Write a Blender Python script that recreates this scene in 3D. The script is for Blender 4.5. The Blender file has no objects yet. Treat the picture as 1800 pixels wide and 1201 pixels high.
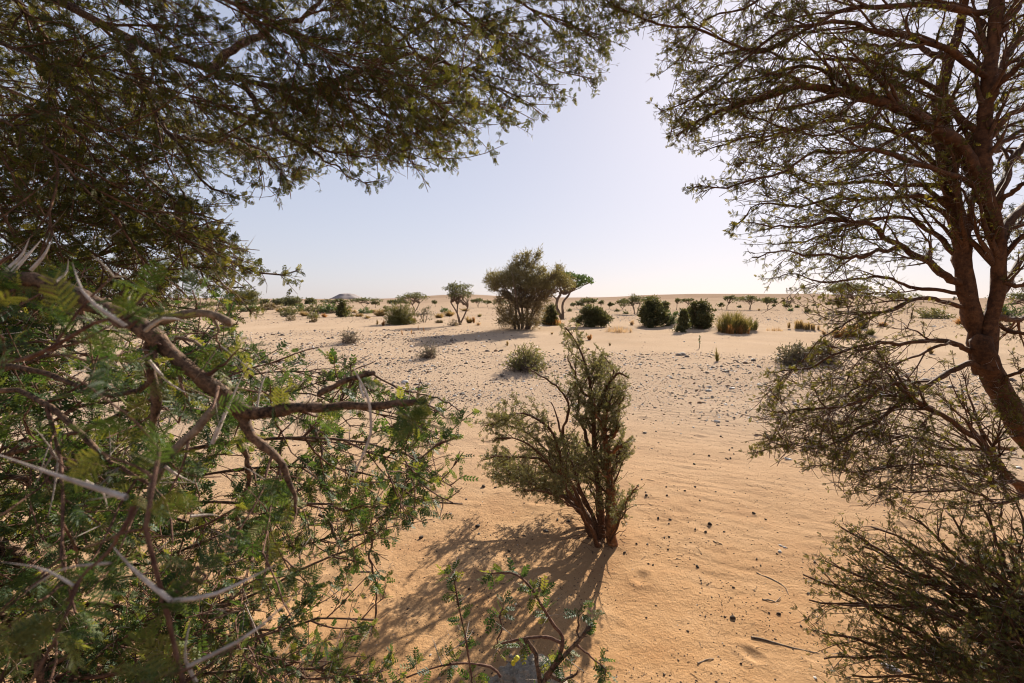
import bpy, math, random
import numpy as np

C = bpy.context.scene
COL = C.collection
PI = math.pi
rad = math.radians

# ------------------------------------------------------------------ camera, sky, sun, exposure
EYE = np.array((0.0, 0.0, 1.65))
PITCH = rad(5.0)
FPX = 850.0                                    # 17 mm lens on a 36 mm sensor, in units of the 1800 px photograph
cam = bpy.data.cameras.new('camera')
cam_ob = bpy.data.objects.new('camera', cam)
COL.objects.link(cam_ob)
C.camera = cam_ob
cam.sensor_width = 36
cam.lens = 17
cam.clip_start = 0.02
cam.clip_end = 9000
cam_ob.location = EYE
cam_ob.rotation_euler = (rad(90) - PITCH, 0, 0)
cam.dof.use_dof = True
cam.dof.focus_distance = 3.6
cam.dof.aperture_fstop = 9.0

SUN_DIR = np.array((442 / 850, math.cos(PITCH) + 534.5 / 850 * math.sin(PITCH), -math.sin(PITCH) + 534.5 / 850 * math.cos(PITCH)))
SUN_DIR /= np.linalg.norm(SUN_DIR)
SUN_AZ = math.atan2(SUN_DIR[0], SUN_DIR[1])
SUN_EL = math.asin(SUN_DIR[2])

world = bpy.data.worlds.new('World')
C.world = world
world.use_nodes = True
wt = world.node_tree
sky = wt.nodes.new('ShaderNodeTexSky')
sky.sky_type = 'NISHITA'
sky.sun_disc = False
sky.sun_elevation = SUN_EL
sky.sun_rotation = SUN_AZ
sky.air_density = 1.0
sky.dust_density = 0.6
sky.ozone_density = 3.0
gam = wt.nodes.new('ShaderNodeGamma')          # compresses the sky's brightness range to a more even tone
gam.inputs[1].default_value = 0.30
tin = wt.nodes.new('ShaderNodeMix')
tin.data_type = 'RGBA'
tin.blend_type = 'MULTIPLY'
tin.inputs[0].default_value = 1.0
tin.inputs[7].default_value = (1.15, 1.105, 1.215, 1)
wt.links.new(sky.outputs[0], gam.inputs[0])
wt.links.new(gam.outputs[0], tin.inputs[6])
wt.links.new(tin.outputs[2], wt.nodes['Background'].inputs[0])
wt.nodes['Background'].inputs[1].default_value = 0.145

sun = bpy.data.lights.new('sun', 'SUN')
sun.energy = 5.0
sun.angle = rad(0.55)
sun.color = (1.0, 0.925, 0.80)
sun_ob = bpy.data.objects.new('sun', sun)
COL.objects.link(sun_ob)
sun_ob.rotation_euler = (PI / 2 - SUN_EL, 0, PI - SUN_AZ)
sun_ob.location = (0, 0, 30)

C.view_settings.view_transform = 'Standard'
C.view_settings.look = 'None'
C.view_settings.gamma = 1.0
C.view_settings.exposure = 1.35
C.view_settings.use_curve_mapping = False
try:
    C.cycles.max_bounces = 8
    C.cycles.diffuse_bounces = 4
    C.cycles.transmission_bounces = 4
    C.cycles.use_denoising = True
    C.cycles.use_adaptive_sampling = True
    C.cycles.adaptive_threshold = 0.01
    C.cycles.filter_width = 1.1
    C.cycles.denoising_prefilter = 'ACCURATE'
except Exception:
    pass

# ------------------------------------------------------------------ helpers: places
cP, sP = math.cos(PITCH), math.sin(PITCH)


def ray(px, py):
    u = (px - 900) / FPX
    v = (600.5 - py) / FPX
    return np.array((u, cP + v * sP, -sP + v * cP))


def P(px, py, d):
    r = ray(px, py)
    return EYE + r / r[1] * d


def proj(p):
    q = p - EYE
    z = q[..., 1] * cP - q[..., 2] * sP
    y = q[..., 1] * sP + q[..., 2] * cP
    z = np.where(z < 0.03, np.nan, z)
    return 900 + FPX * q[..., 0] / z, 600.5 - FPX * y / z


def inside(poly, x, y):
    poly = np.asarray(poly, float)
    r = np.zeros(x.shape, bool)
    j = len(poly) - 1
    for i in range(len(poly)):
        xi, yi = poly[i]
        xj, yj = poly[j]
        c = ((yi > y) != (yj > y)) & (x < (xj - xi) * (y - yi) / ((yj - yi) if yj != yi else 1e-9) + xi)
        r ^= c
        j = i
    return r


# ------------------------------------------------------------------ helpers: noise
_rs = np.random.RandomState(7)
_perm = np.tile(_rs.permutation(512), 3)
_ga = _rs.uniform(0, 2 * PI, 512)
_gx, _gy = np.cos(_ga), np.sin(_ga)


def perlin(x, y):
    xi = np.floor(x).astype(np.int64)
    yi = np.floor(y).astype(np.int64)
    fx, fy = x - xi, y - yi
    u = fx * fx * fx * (fx * (fx * 6 - 15) + 10)
    v = fy * fy * fy * (fy * (fy * 6 - 15) + 10)

    def g(ix, iy, dx, dy):
        h = _perm[_perm[ix & 511] + (iy & 511)]
        return _gx[h] * dx + _gy[h] * dy
    a = g(xi, yi, fx, fy)
    b = g(xi + 1, yi, fx - 1, fy)
    c = g(xi, yi + 1, fx, fy - 1)
    d = g(xi + 1, yi + 1, fx - 1, fy - 1)
    return (a + u * (b - a)) * (1 - v) + (c + u * (d - c)) * v


def sstep(a, b, x):
    t = np.clip((x - a) / (b - a), 0, 1)
    return t * t * (3 - 2 * t)


# ------------------------------------------------------------------ terrain
CREST_PX = [-3000, 0, 300, 560, 650, 700, 751, 790, 825, 862, 900, 1000, 1050, 1100, 1133, 1222, 1320, 1420, 1520, 1605, 1700, 2200, 5000]
CREST_PY = [525, 523, 524.5, 525.5, 525.5, 524.5, 520.5, 518.3, 517, 519, 521.5, 523.5, 522.8, 520.5, 518.8, 517.4, 516.8, 517.5, 521, 524.5, 525, 526, 526]
PITS = []
for _i in range(150):
    _r = _rs.uniform(1.3, 9.0)
    _a = _rs.uniform(-0.85, 0.85)
    PITS.append((_r * math.sin(_a), _r * math.cos(_a), _rs.uniform(0.02, 0.07), _rs.uniform(0.004, 0.015), _rs.uniform(0.6, 1.7), _rs.uniform(0, PI)))
MOUNDS = []


def flat_ground(px, py):
    r = ray(px, py)
    t = -EYE[2] / r[2]
    return r[0] * t, r[1] * t


def mound(px, py, w, h, ratio=0.8):
    x, y = flat_ground(px, py)
    MOUNDS.append((x, y, w, h, ratio))


mound(915, 578, 1.7, 0.18)
mound(1090, 583, 1.1, 0.22)
mound(1215, 577, 1.7, 0.42)
mound(1145, 575, 1.0, 0.22)
mound(1285, 583, 1.25, 0.42)
mound(1415, 580, 1.3, 0.16)
mound(1490, 590, 1.4, 0.22)
mound(806, 571, 0.8, 0.12)
mound(610, 602, 0.6, 0.10)
mound(750, 628, 0.5, 0.09)
mound(925, 650, 0.55, 0.07)
mound(1405, 642, 0.8, 0.09)
mound(440, 950, 0.22, 0.06)
mound(1058, 950, 0.28, 0.035)
mound(470, 1120, 0.30, 0.05)


def gravel_mask(x, y):
    r = np.hypot(x, y)
    n = perlin(x / 3.1 + 5.2, y / 2.2 + 1.7) + 0.5 * perlin(x / 1.1, y / 0.9 + 9.0)
    band = sstep(5.6, 8.6, r + 0.9 * n) * (1 - sstep(13.2, 16.5, r + 2.6 * n - 0.28 * np.clip(-x, 0, 12)))
    band = band * np.clip(0.78 + 0.75 * n, 0.06, 1)
    leftb = sstep(8, 11, r) * (1 - sstep(24, 30, r)) * sstep(0.8, -3.5, x) * np.clip(0.65 + 1.0 * n, 0.03, 1)
    far = sstep(33, 42, r + 3 * n) * np.clip(0.55 + 0.35 * sstep(2, 14, x) + 0.9 * n, 0.05, 1)
    return np.clip(np.maximum(np.maximum(band, leftb), far), 0, 1)


def height(x, y):
    x = np.asarray(x, float)
    y = np.asarray(y, float)
    r = np.hypot(x, y)
    h = 0.035 * perlin(x / 1.9 + 3.1, y / 1.9) * (1 - sstep(20, 60, r))
    h = h + 0.16 * perlin(x / 11.0, y / 7.0 + 4.4) * sstep(5, 14, r) * (1 - sstep(60, 120, r))
    h = h + 0.9 * perlin(x / 90.0 + 1.3, y / 60.0) * sstep(60, 160, r)
    near = 1 - sstep(9, 15, r)
    h = h + 0.012 * perlin(x / 0.42, y / 0.42 + 2) * near
    h = h + 0.0055 * perlin(x / 0.13, y / 0.11) * near
    # wind ripples
    w = perlin(x / 0.9 + 8, y / 0.9) * 2.2 + perlin(x / 0.33, y / 0.33 + 5) * 0.8
    ph = (0.42 * x + 0.91 * y) / 0.155 * 2 * PI + w * 1.5
    rip = np.sin(ph) + 0.35 * np.sin(2 * ph + 0.9)
    amp = np.clip(0.1 + 1.5 * perlin(x / 1.1 + 2, y / 0.8 + 6) + 0.5 * sstep(0.4, 1.8, x) * sstep(2.6, 4.0, r), 0, 1.1) * (0.55 + 0.9 * perlin(x / 0.3, y / 0.25 + 30))
    h = h + (0.0028 + 0.0016 * sstep(0.5, 1.5, x)) * rip * amp * near * sstep(1.2, 2.6, r)
    for (mx, my, w_, hh, ra) in MOUNDS:
        q = ((x - mx) / w_) ** 2 + ((y - my) / (w_ * ra)) ** 2
        h = h + hh * np.exp(-q * 1.6)
    for (mx, my, w_, hh, el, an) in PITS:
        if mx * mx + my * my > 0:
            dx, dy = x - mx, y - my
            a = dx * math.cos(an) + dy * math.sin(an)
            b = -dx * math.sin(an) + dy * math.cos(an)
            q = (a / (w_ * el)) ** 2 + (b / w_) ** 2
            m = q < 9
            if m.any():
                h = h + np.where(m, hh * (-np.exp(-q * 1.4) + 0.55 * np.exp(-(np.sqrt(q) - 1.35) ** 2 * 5)), 0)
    px = 900 + FPX * x / np.maximum(y, 1e-3)
    px = np.where(y < 1, np.where(x < 0, -3000, 5000), px)
    zc = EYE[2] + (526 - np.interp(px, CREST_PX, CREST_PY)) / FPX * 450
    front = sstep(0.0, 0.35, y / np.maximum(r, 1e-6))
    h = h + zc * front * np.where(r < 480, np.clip((r - 45) / (480 - 45), 0, 1) ** 1.1, 1 - sstep(480, 1500, r) * 0.75)
    return h


_MT = np.concatenate([np.arange(0.7, 30, 0.01), np.geomspace(30, 900, 3000)])


def G(px, py):
    """the point of the terrain seen at a pixel of the photograph"""
    r = ray(px, py)
    r = r / r[1]
    pts = EYE + _MT[:, None] * r
    hh = height(pts[:, 0], pts[:, 1])
    k = np.argmax(pts[:, 2] <= hh)
    if pts[k, 2] > hh[k]:
        k = len(_MT) - 400
    p = pts[k].copy()
    p[2] = float(height(p[0:1], p[1:2])[0])
    return p


# ------------------------------------------------------------------ materials
def mat(name):
    m = bpy.data.materials.new(name)
    m.use_nodes = True
    nt = m.node_tree
    b = nt.nodes['Principled BSDF']
    b.inputs['Roughness'].default_value = 0.8
    b.inputs['Specular IOR Level'].default_value = 0.25
    return m, nt, b


def ramp(nt, stops, fac):
    r = nt.nodes.new('ShaderNodeValToRGB')
    e = r.color_ramp.elements
    while len(e) < len(stops):
        e.new(0.5)
    for el, (p, c) in zip(e, stops):
        el.position = p
        el.color = (c[0], c[1], c[2], 1)
    nt.links.new(fac, r.inputs[0])
    return r.outputs[0]


def noise(nt, scale, detail=4, rough=0.55, coord='Object', vec=None):
    n = nt.nodes.new('ShaderNodeTexNoise')
    n.inputs['Scale'].default_value = scale
    n.inputs['Detail'].default_value = detail
    n.inputs['Roughness'].default_value = rough
    if vec is None:
        t = nt.nodes.new('ShaderNodeTexCoord')
        vec = t.outputs[coord]
    nt.links.new(vec, n.inputs['Vector'])
    return n.outputs[0]


def mixc(nt, fac, a, b, mode='MIX'):
    m = nt.nodes.new('ShaderNodeMix')
    m.data_type = 'RGBA'
    m.blend_type = mode
    for sock, v in ((m.inputs[0], fac), (m.inputs[6], a), (m.inputs[7], b)):
        if isinstance(v, (int, float)):
            sock.default_value = v
        elif isinstance(v, tuple):
            sock.default_value = (v[0], v[1], v[2], 1)
        else:
            nt.links.new(v, sock)
    return m.outputs[2]


def math_n(nt, op, a, b=None, clamp=False):
    m = nt.nodes.new('ShaderNodeMath')
    m.operation = op
    m.use_clamp = clamp
    for i, v in enumerate((a, b)):
        if v is None:
            continue
        if isinstance(v, (int, float)):
            m.inputs[i].default_value = v
        else:
            nt.links.new(v, m.inputs[i])
    return m.outputs[0]


def bump(nt, b, hsock, strength, dist):
    n = nt.nodes.new('ShaderNodeBump')
    n.inputs['Strength'].default_value = strength
    n.inputs['Distance'].default_value = dist
    nt.links.new(hsock, n.inputs['Height'])
    nt.links.new(n.outputs[0], b.inputs['Normal'])


def make_sand():
    m, nt, b = mat('sand')
    co = nt.nodes.new('ShaderNodeTexCoord').outputs['Object']
    big = noise(nt, 0.35, 5, 0.6, vec=co)
    mid = noise(nt, 2.3, 6, 0.65, vec=co)
    fine = noise(nt, 55, 4, 0.7, vec=co)
    grain = noise(nt, 420, 2, 0.6, vec=co)
    geo = nt.nodes.new('ShaderNodeNewGeometry').outputs['Position']
    ln = nt.nodes.new('ShaderNodeVectorMath')
    ln.operation = 'LENGTH'
    nt.links.new(geo, ln.inputs[0])
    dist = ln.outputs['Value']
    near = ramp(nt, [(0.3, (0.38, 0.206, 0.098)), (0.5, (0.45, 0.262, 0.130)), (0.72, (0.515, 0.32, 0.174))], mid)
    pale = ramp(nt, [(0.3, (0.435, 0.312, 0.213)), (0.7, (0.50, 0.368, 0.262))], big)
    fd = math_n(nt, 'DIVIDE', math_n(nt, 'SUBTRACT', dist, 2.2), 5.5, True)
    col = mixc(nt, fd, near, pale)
    gm = nt.nodes.new('ShaderNodeAttribute')
    gm.attribute_name = 'gravel'
    grit = ramp(nt, [(0.35, (0.27, 0.185, 0.125)), (0.52, (0.42, 0.30, 0.21)), (0.68, (0.58, 0.46, 0.35))], fine)
    col = mixc(nt, math_n(nt, 'MULTIPLY', gm.outputs['Fac'], 0.72), col, grit)
    # small flecks of grit in the sand
    vo = nt.nodes.new('ShaderNodeTexVoronoi')
    vo.inputs['Scale'].default_value = 95
    nt.links.new(co, vo.inputs['Vector'])
    sp = nt.nodes.new('ShaderNodeSeparateColor')
    nt.links.new(vo.outputs['Color'], sp.inputs[0])
    spk = math_n(nt, 'MULTIPLY', math_n(nt, 'LESS_THAN', vo.outputs['Distance'], 0.24), math_n(nt, 'GREATER_THAN', sp.outputs[0], 0.83))
    spk = math_n(nt, 'MULTIPLY', spk, 0.55)
    col = mixc(nt, spk, col, mixc(nt, math_n(nt, 'GREATER_THAN', sp.outputs[1], 0.72), (0.13, 0.085, 0.05), (0.62, 0.5, 0.37)))
    col = mixc(nt, 0.28, col, ramp(nt, [(0.3, (0.55, 0.55, 0.55)), (0.7, (1.25, 1.25, 1.25))], grain), 'MULTIPLY')
    # far plain: pink beige stony flat
    ff = math_n(nt, 'DIVIDE', math_n(nt, 'SUBTRACT', dist, 45), 220.0, True)
    farc = ramp(nt, [(0.35, (0.24, 0.165, 0.118)), (0.6, (0.33, 0.235, 0.17))], noise(nt, 0.09, 6, 0.7, vec=co))
    col = mixc(nt, math_n(nt, 'MULTIPLY', ff, 0.85), col, farc)
    col = mixc(nt, 1.0, col, (0.85, 0.84, 0.82), 'MULTIPLY')
    nt.links.new(col, b.inputs['Base Color'])
    b.inputs['Roughness'].default_value = 0.95
    b.inputs['Specular IOR Level'].default_value = 0.0
    hs = math_n(nt, 'ADD', math_n(nt, 'MULTIPLY', noise(nt, 26, 6, 0.72, vec=co), 1.0), math_n(nt, 'MULTIPLY', grain, 0.12))
    bump(nt, b, hs, 0.75, 0.02)
    return m


def make_stone(name, c0, c1, c2, contrast=0.4, bs=0.4):
    m, nt, b = mat(name)
    oi = nt.nodes.new('ShaderNodeObjectInfo')
    n = noise(nt, 5, 5, 0.65, 'Object')
    f = math_n(nt, 'ADD', math_n(nt, 'MULTIPLY', oi.outputs['Random'], 0.65), math_n(nt, 'MULTIPLY', n, contrast))
    nt.links.new(ramp(nt, [(0.15, c0), (0.5, c1), (0.9, c2)], f), b.inputs['Base Color'])
    b.inputs['Roughness'].default_value = 0.75
    bump(nt, b, n, bs, 0.15)
    return m


def make_bark(name, c0, c1, scale=60, stretch=1.0):
    m, nt, b = mat(name)
    n1 = noise(nt, scale, 5, 0.7)
    n2 = noise(nt, scale * 0.2, 4, 0.6)
    f = math_n(nt, 'ADD', math_n(nt, 'MULTIPLY', n1, 0.7), math_n(nt, 'MULTIPLY', n2, 0.4))
    nt.links.new(ramp(nt, [(0.44, c0), (0.56, tuple(0.45 * a + 0.55 * b_ for a, b_ in zip(c1, c0))), (0.68, c1)], f), b.inputs['Base Color'])
    b.inputs['Roughness'].default_value = 0.85
    bump(nt, b, f, 1.0, 0.008 * 60 / scale)
    return m


def make_leaf(name, c0, c1, c2, trans=0.35, tc=None):
    m, nt, b = mat(name)
    oi = nt.nodes.new('ShaderNodeObjectInfo')
    at = nt.nodes.new('ShaderNodeAttribute')
    at.attribute_name = 'tint'
    f = math_n(nt, 'FRACT', math_n(nt, 'ADD', oi.outputs['Random'], at.outputs['Fac']))
    col = ramp(nt, [(0.0, c0), (0.6, c1), (1.0, c2)], f)
    nt.links.new(col, b.inputs['Base Color'])
    b.inputs['Roughness'].default_value = 0.55
    tr = nt.nodes.new('ShaderNodeBsdfTranslucent')
    nt.links.new(mixc(nt, 1.0, col, tc or (1.25, 1.25, 0.75), 'MULTIPLY'), tr.inputs[0])
    mx = nt.nodes.new('ShaderNodeMixShader')
    mx.inputs[0].default_value = trans
    nt.links.new(b.outputs[0], mx.inputs[1])
    nt.links.new(tr.outputs[0], mx.inputs[2])
    nt.links.new(mx.outputs[0], nt.nodes['Material Output'].inputs[0])
    return m


M = {}
M['sand'] = make_sand()
M['stone_dark'] = make_stone('dark_stone', (0.06, 0.045, 0.036), (0.125, 0.092, 0.072), (0.25, 0.185, 0.14))
M['stone_brown'] = make_stone('brown_stone', (0.11, 0.06, 0.035), (0.20, 0.11, 0.06), (0.32, 0.2, 0.12))
M['stone_pale'] = make_stone('pale_stone', (0.34, 0.29, 0.24), (0.52, 0.46, 0.40), (0.68, 0.63, 0.57))
M['dropping'] = make_stone('dark_dropping', (0.025, 0.017, 0.012), (0.05, 0.033, 0.022), (0.10, 0.06, 0.035))
M['rock'] = make_stone('limestone', (0.30, 0.235, 0.17), (0.42, 0.345, 0.26), (0.58, 0.49, 0.39), 0.8, 1.0)
M['mesa'] = make_stone('mesa_rock', (0.17, 0.14, 0.135), (0.215, 0.175, 0.165), (0.25, 0.2, 0.185))
M['bark_near'] = make_bark('grey_brown_bark', (0.016, 0.008, 0.005), (0.20, 0.115, 0.068), 170)
M['bark_dead'] = make_bark('dead_wood', (0.09, 0.055, 0.035), (0.30, 0.21, 0.14), 110)
M['bark_right'] = make_bark('brown_bark', (0.042, 0.016, 0.006), (0.14, 0.058, 0.022), 40)
M['bark_twig'] = make_bark('twig_bark', (0.052, 0.021, 0.009), (0.15, 0.070, 0.032), 120)
M['bark_red'] = make_bark('red_twig_bark', (0.06, 0.024, 0.016), (0.19, 0.10, 0.062), 120)
M['bark_orange'] = make_bark('orange_bark', (0.10, 0.038, 0.013), (0.30, 0.125, 0.045), 45)
M['bark_far'] = make_bark('grey_bark', (0.09, 0.06, 0.042), (0.19, 0.13, 0.09), 12)
M['thorn'] = make_bark('white_thorn', (0.30, 0.235, 0.19), (0.54, 0.46, 0.40), 75)
M['thorn_brown'] = make_bark('brown_thorn', (0.20, 0.13, 0.08), (0.36, 0.26, 0.18), 30)
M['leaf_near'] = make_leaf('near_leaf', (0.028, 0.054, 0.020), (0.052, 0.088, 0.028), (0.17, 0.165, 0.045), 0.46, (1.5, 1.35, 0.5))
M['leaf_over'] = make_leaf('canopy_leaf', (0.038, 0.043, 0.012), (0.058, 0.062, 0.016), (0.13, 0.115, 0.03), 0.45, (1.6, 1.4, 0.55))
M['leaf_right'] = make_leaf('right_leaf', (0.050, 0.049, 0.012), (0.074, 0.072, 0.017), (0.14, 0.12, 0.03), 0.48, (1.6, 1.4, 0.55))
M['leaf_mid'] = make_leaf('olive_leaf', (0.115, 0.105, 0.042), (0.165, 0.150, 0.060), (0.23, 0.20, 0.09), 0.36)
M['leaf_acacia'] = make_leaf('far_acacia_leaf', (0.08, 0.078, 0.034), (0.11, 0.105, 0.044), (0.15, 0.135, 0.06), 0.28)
M['leaf_wispy'] = make_leaf('wispy_leaf', (0.13, 0.108, 0.05), (0.185, 0.148, 0.068), (0.25, 0.195, 0.095), 0.32)
M['leaf_brush'] = make_leaf('brown_brush', (0.10, 0.07, 0.036), (0.165, 0.115, 0.056), (0.24, 0.17, 0.085), 0.25)
M['leaf_dark'] = make_leaf('dark_leaf', (0.050, 0.050, 0.020), (0.078, 0.075, 0.029), (0.14, 0.122, 0.05), 0.3)
M['leaf_olive'] = make_leaf('olive_shrub', (0.10, 0.094, 0.03), (0.145, 0.132, 0.042), (0.21, 0.18, 0.065), 0.28)
M['leaf_grey'] = make_leaf('grey_shrub', (0.10, 0.085, 0.055), (0.15, 0.125, 0.08), (0.21, 0.175, 0.115), 0.2)
M['leaf_green'] = make_leaf('green_shrub', (0.055, 0.085, 0.025), (0.085, 0.125, 0.035), (0.12, 0.16, 0.05), 0.25)
M['grass_yellow'] = make_leaf('yellow_grass', (0.22, 0.15, 0.06), (0.31, 0.21, 0.085), (0.38, 0.27, 0.12), 0.44, (1.1, 1.0, 0.8))
M['grass_orange'] = make_leaf('orange_grass', (0.24, 0.11, 0.035), (0.33, 0.16, 0.05), (0.40, 0.23, 0.08), 0.48, (1.1, 1.0, 0.8))
M['grass_pale'] = make_leaf('pale_dry_grass', (0.32, 0.215, 0.13), (0.40, 0.28, 0.17), (0.46, 0.33, 0.2), 0.48, (1.1, 1.0, 0.8))
M['reed'] = make_leaf('reed_stem', (0.115, 0.105, 0.030), (0.175, 0.148, 0.045), (0.26, 0.19, 0.065), 0.40, (1.1, 1.0, 0.7))
M['flower'] = make_leaf('yellow_flower', (0.5, 0.42, 0.03), (0.6, 0.52, 0.04), (0.65, 0.58, 0.08), 0.2)
M['stick'] = make_bark('dry_stick', (0.12, 0.075, 0.045), (0.36, 0.27, 0.19), 60)
M['foil'] = make_stone('weathered_foil', (0.55, 0.52, 0.5), (0.68, 0.65, 0.63), (0.75, 0.73, 0.72))
M['black'] = make_stone('black_scrap', (0.006, 0.006, 0.006), (0.012, 0.011, 0.010), (0.02, 0.018, 0.015))
M['rust'] = make_stone('rusty_scrap', (0.20, 0.085, 0.02), (0.32, 0.14, 0.035), (0.42, 0.2, 0.05))


# ------------------------------------------------------------------ helpers: meshes and objects
class MB:
    """collects vertices and faces of one mesh"""

    def __init__(s):
        s.v, s.q, s.t, s.n = [], [], [], 0
        s.tv = []

    def add(s, v, quads=None, tris=None, tint=None):
        v = np.asarray(v, float).reshape(-1, 3)
        if quads is not None and len(quads):
            s.q.append(np.asarray(quads, np.int64) + s.n)
        if tris is not None and len(tris):
            s.t.append(np.asarray(tris, np.int64) + s.n)
        s.v.append(v)
        s.tv.append(np.zeros(len(v)) if tint is None else np.broadcast_to(tint, (len(v),)))
        s.n += len(v)

    def mesh(s, name, material, smooth=True, origin=(0, 0, 0)):
        me = bpy.data.meshes.new(name)
        v = (np.concatenate(s.v) if s.v else np.zeros((0, 3))) - np.asarray(origin, float)
        q = np.concatenate(s.q) if s.q else np.zeros((0, 4), np.int64)
        t = np.concatenate(s.t) if s.t else np.zeros((0, 3), np.int64)
        me.vertices.add(len(v))
        me.vertices.foreach_set('co', v.astype(np.float32).ravel())
        me.loops.add(q.size + t.size)
        me.loops.foreach_set('vertex_index', np.concatenate([q.ravel(), t.ravel()]).astype(np.int32))
        me.polygons.add(len(q) + len(t))
        st = np.concatenate([np.arange(len(q)) * 4, q.size + np.arange(len(t)) * 3])
        me.polygons.foreach_set('loop_start', st.astype(np.int32))
        if smooth:
            me.polygons.foreach_set('use_smooth', np.ones(len(q) + len(t), bool))
        tv = np.concatenate(s.tv) if s.tv else np.zeros(0)
        if len(tv) and tv.max() > 0:
            a = me.attributes.new('tint', 'FLOAT', 'POINT')
            a.data.foreach_set('value', tv.astype(np.float32))
        me.update()
        me.validate()
        me.materials.append(material)
        return me

    def build(s, name, material, parent=None, smooth=True, **tags):
        me = s.mesh(name, material, smooth, parent.location if parent is not None and parent.parent is None else (0, 0, 0))
        return link(name, me, parent, **tags)


def link(name, me, parent=None, **tags):
    o = bpy.data.objects.new(name, me)
    COL.objects.link(o)
    if parent is not None:
        o.parent = parent
    for k, v in tags.items():
        if v:
            o[k] = v
    return o


def thing(name, label, cat, loc, group=None):
    o = bpy.data.objects.new(name, None)
    o.empty_display_size = 0.2
    COL.objects.link(o)
    o.location = tuple(float(c) for c in loc)
    o['label'] = label
    o['category'] = cat
    if group:
        o['group'] = group
    return o


def nrm(a):
    return a / np.maximum(np.linalg.norm(a, axis=-1, keepdims=True), 1e-9)


def tubes(mb, Pts, R, sides=5, tint=None, rough=0.0):
    """Pts [N,K,3], R [N,K]"""
    Pts = np.asarray(Pts, float)
    if Pts.size == 0:
        return
    N, K, _ = Pts.shape
    T = np.empty_like(Pts)
    T[:, 1:-1] = Pts[:, 2:] - Pts[:, :-2]
    T[:, 0] = Pts[:, 1] - Pts[:, 0]
    T[:, -1] = Pts[:, -1] - Pts[:, -2]
    T = nrm(T)
    mt = nrm(Pts[:, -1] - Pts[:, 0] + 1e-6)
    ref = np.where(np.abs(mt[:, 2:3]) < 0.75, np.array([[0, 0, 1.0]]), np.array([[0.8, 0.6, 0]]))
    A = nrm(np.cross(T, ref[:, None, :]))
    B = np.cross(T, A)
    th = np.arange(sides) * 2 * PI / sides
    RR = R[:, :, None, None] * np.ones((1, 1, sides, 1))
    if rough:
        RR = RR * (1 + np.clip(_rs.normal(0, rough, (N, K, sides, 1)), -2 * rough, 2 * rough))
    V = Pts[:, :, None, :] + RR * (A[:, :, None, :] * np.cos(th)[None, None, :, None] + B[:, :, None, :] * np.sin(th)[None, None, :, None])
    idx = np.arange(N * K * sides).reshape(N, K, sides)
    a = idx[:, :-1, :]
    b = np.roll(a, -1, axis=2)
    c = idx[:, 1:, :]
    d = np.roll(c, -1, axis=2)
    mb.add(V.reshape(-1, 3), np.stack([a, b, d, c], -1).reshape(-1, 4), tint=tint)


def ribbons(mb, Pts, R, rng, tint):
    """flat curved blades"""
    N, K, _ = Pts.shape
    T = nrm(Pts[:, -1] - Pts[:, 0])
    sd = rng.normal(0, 1, (N, 3)) * np.array([1, 1, 0.2])
    sd = nrm(sd - (sd * T).sum(1, keepdims=True) * T)
    V = np.stack([Pts - sd[:, None] * R[..., None], Pts + sd[:, None] * R[..., None]], 2)
    i = np.arange(N * K * 2).reshape(N, K, 2)
    q = np.stack([i[:, :-1, 0], i[:, :-1, 1], i[:, 1:, 1], i[:, 1:, 0]], -1).reshape(-1, 4)
    mb.add(V.reshape(-1, 3), q, tint=np.repeat(tint, K * 2))


def spline(pts, n):
    """Catmull-Rom through pts, resampled to n points evenly by arc length"""
    p = np.asarray(pts, float)
    if len(p) == 2:
        return p[0] + (p[1] - p[0]) * np.linspace(0, 1, n)[:, None]
    q = np.vstack([2 * p[0] - p[1], p, 2 * p[-1] - p[-2]])
    out = []
    for i in range(len(p) - 1):
        t = np.linspace(0, 1, 12, endpoint=False)[:, None]
        a, b, c, d = q[i], q[i + 1], q[i + 2], q[i + 3]
        out.append(0.5 * (2 * b + (c - a) * t + (2 * a - 5 * b + 4 * c - d) * t ** 2 + (3 * b - a - 3 * c + d) * t ** 3))
    out = np.vstack(out + [p[-1:]])
    s = np.concatenate([[0], np.cumsum(np.linalg.norm(np.diff(out, axis=0), axis=1))])
    u = np.linspace(0, s[-1], n)
    return np.stack([np.interp(u, s, out[:, k]) for k in range(3)], -1)


def limb(pts3, r0, r1, n=24, crook=0.0, rng=None, prof=None):
    """a crooked tapering limb with a closed end; prof = radii at the given points"""
    p = spline(pts3, n)
    if crook and rng is not None:
        j = rng.normal(0, crook, (n, 3))
        j[1:-1] = (j[:-2] + j[1:-1] + j[2:]) / 1.7
        j[0] = 0
        p = p + j
    u = np.linspace(0, 1, n)
    if prof is not None:
        q = np.asarray(pts3, float)
        c = np.concatenate([[0], np.cumsum(np.linalg.norm(np.diff(q, axis=0), axis=1))])
        r = np.interp(u, c / c[-1], prof)
    else:
        r = r0 + (r1 - r0) * u ** 0.8
    if rng is not None:
        r = r * (1 + rng.normal(0, 0.06, n))
    e = p[-1] + nrm(p[-1] - p[-2]) * r[-1] * 0.5
    return np.vstack([p, e])[None], np.append(r, r[-1] * 0.05)[None]


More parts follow.
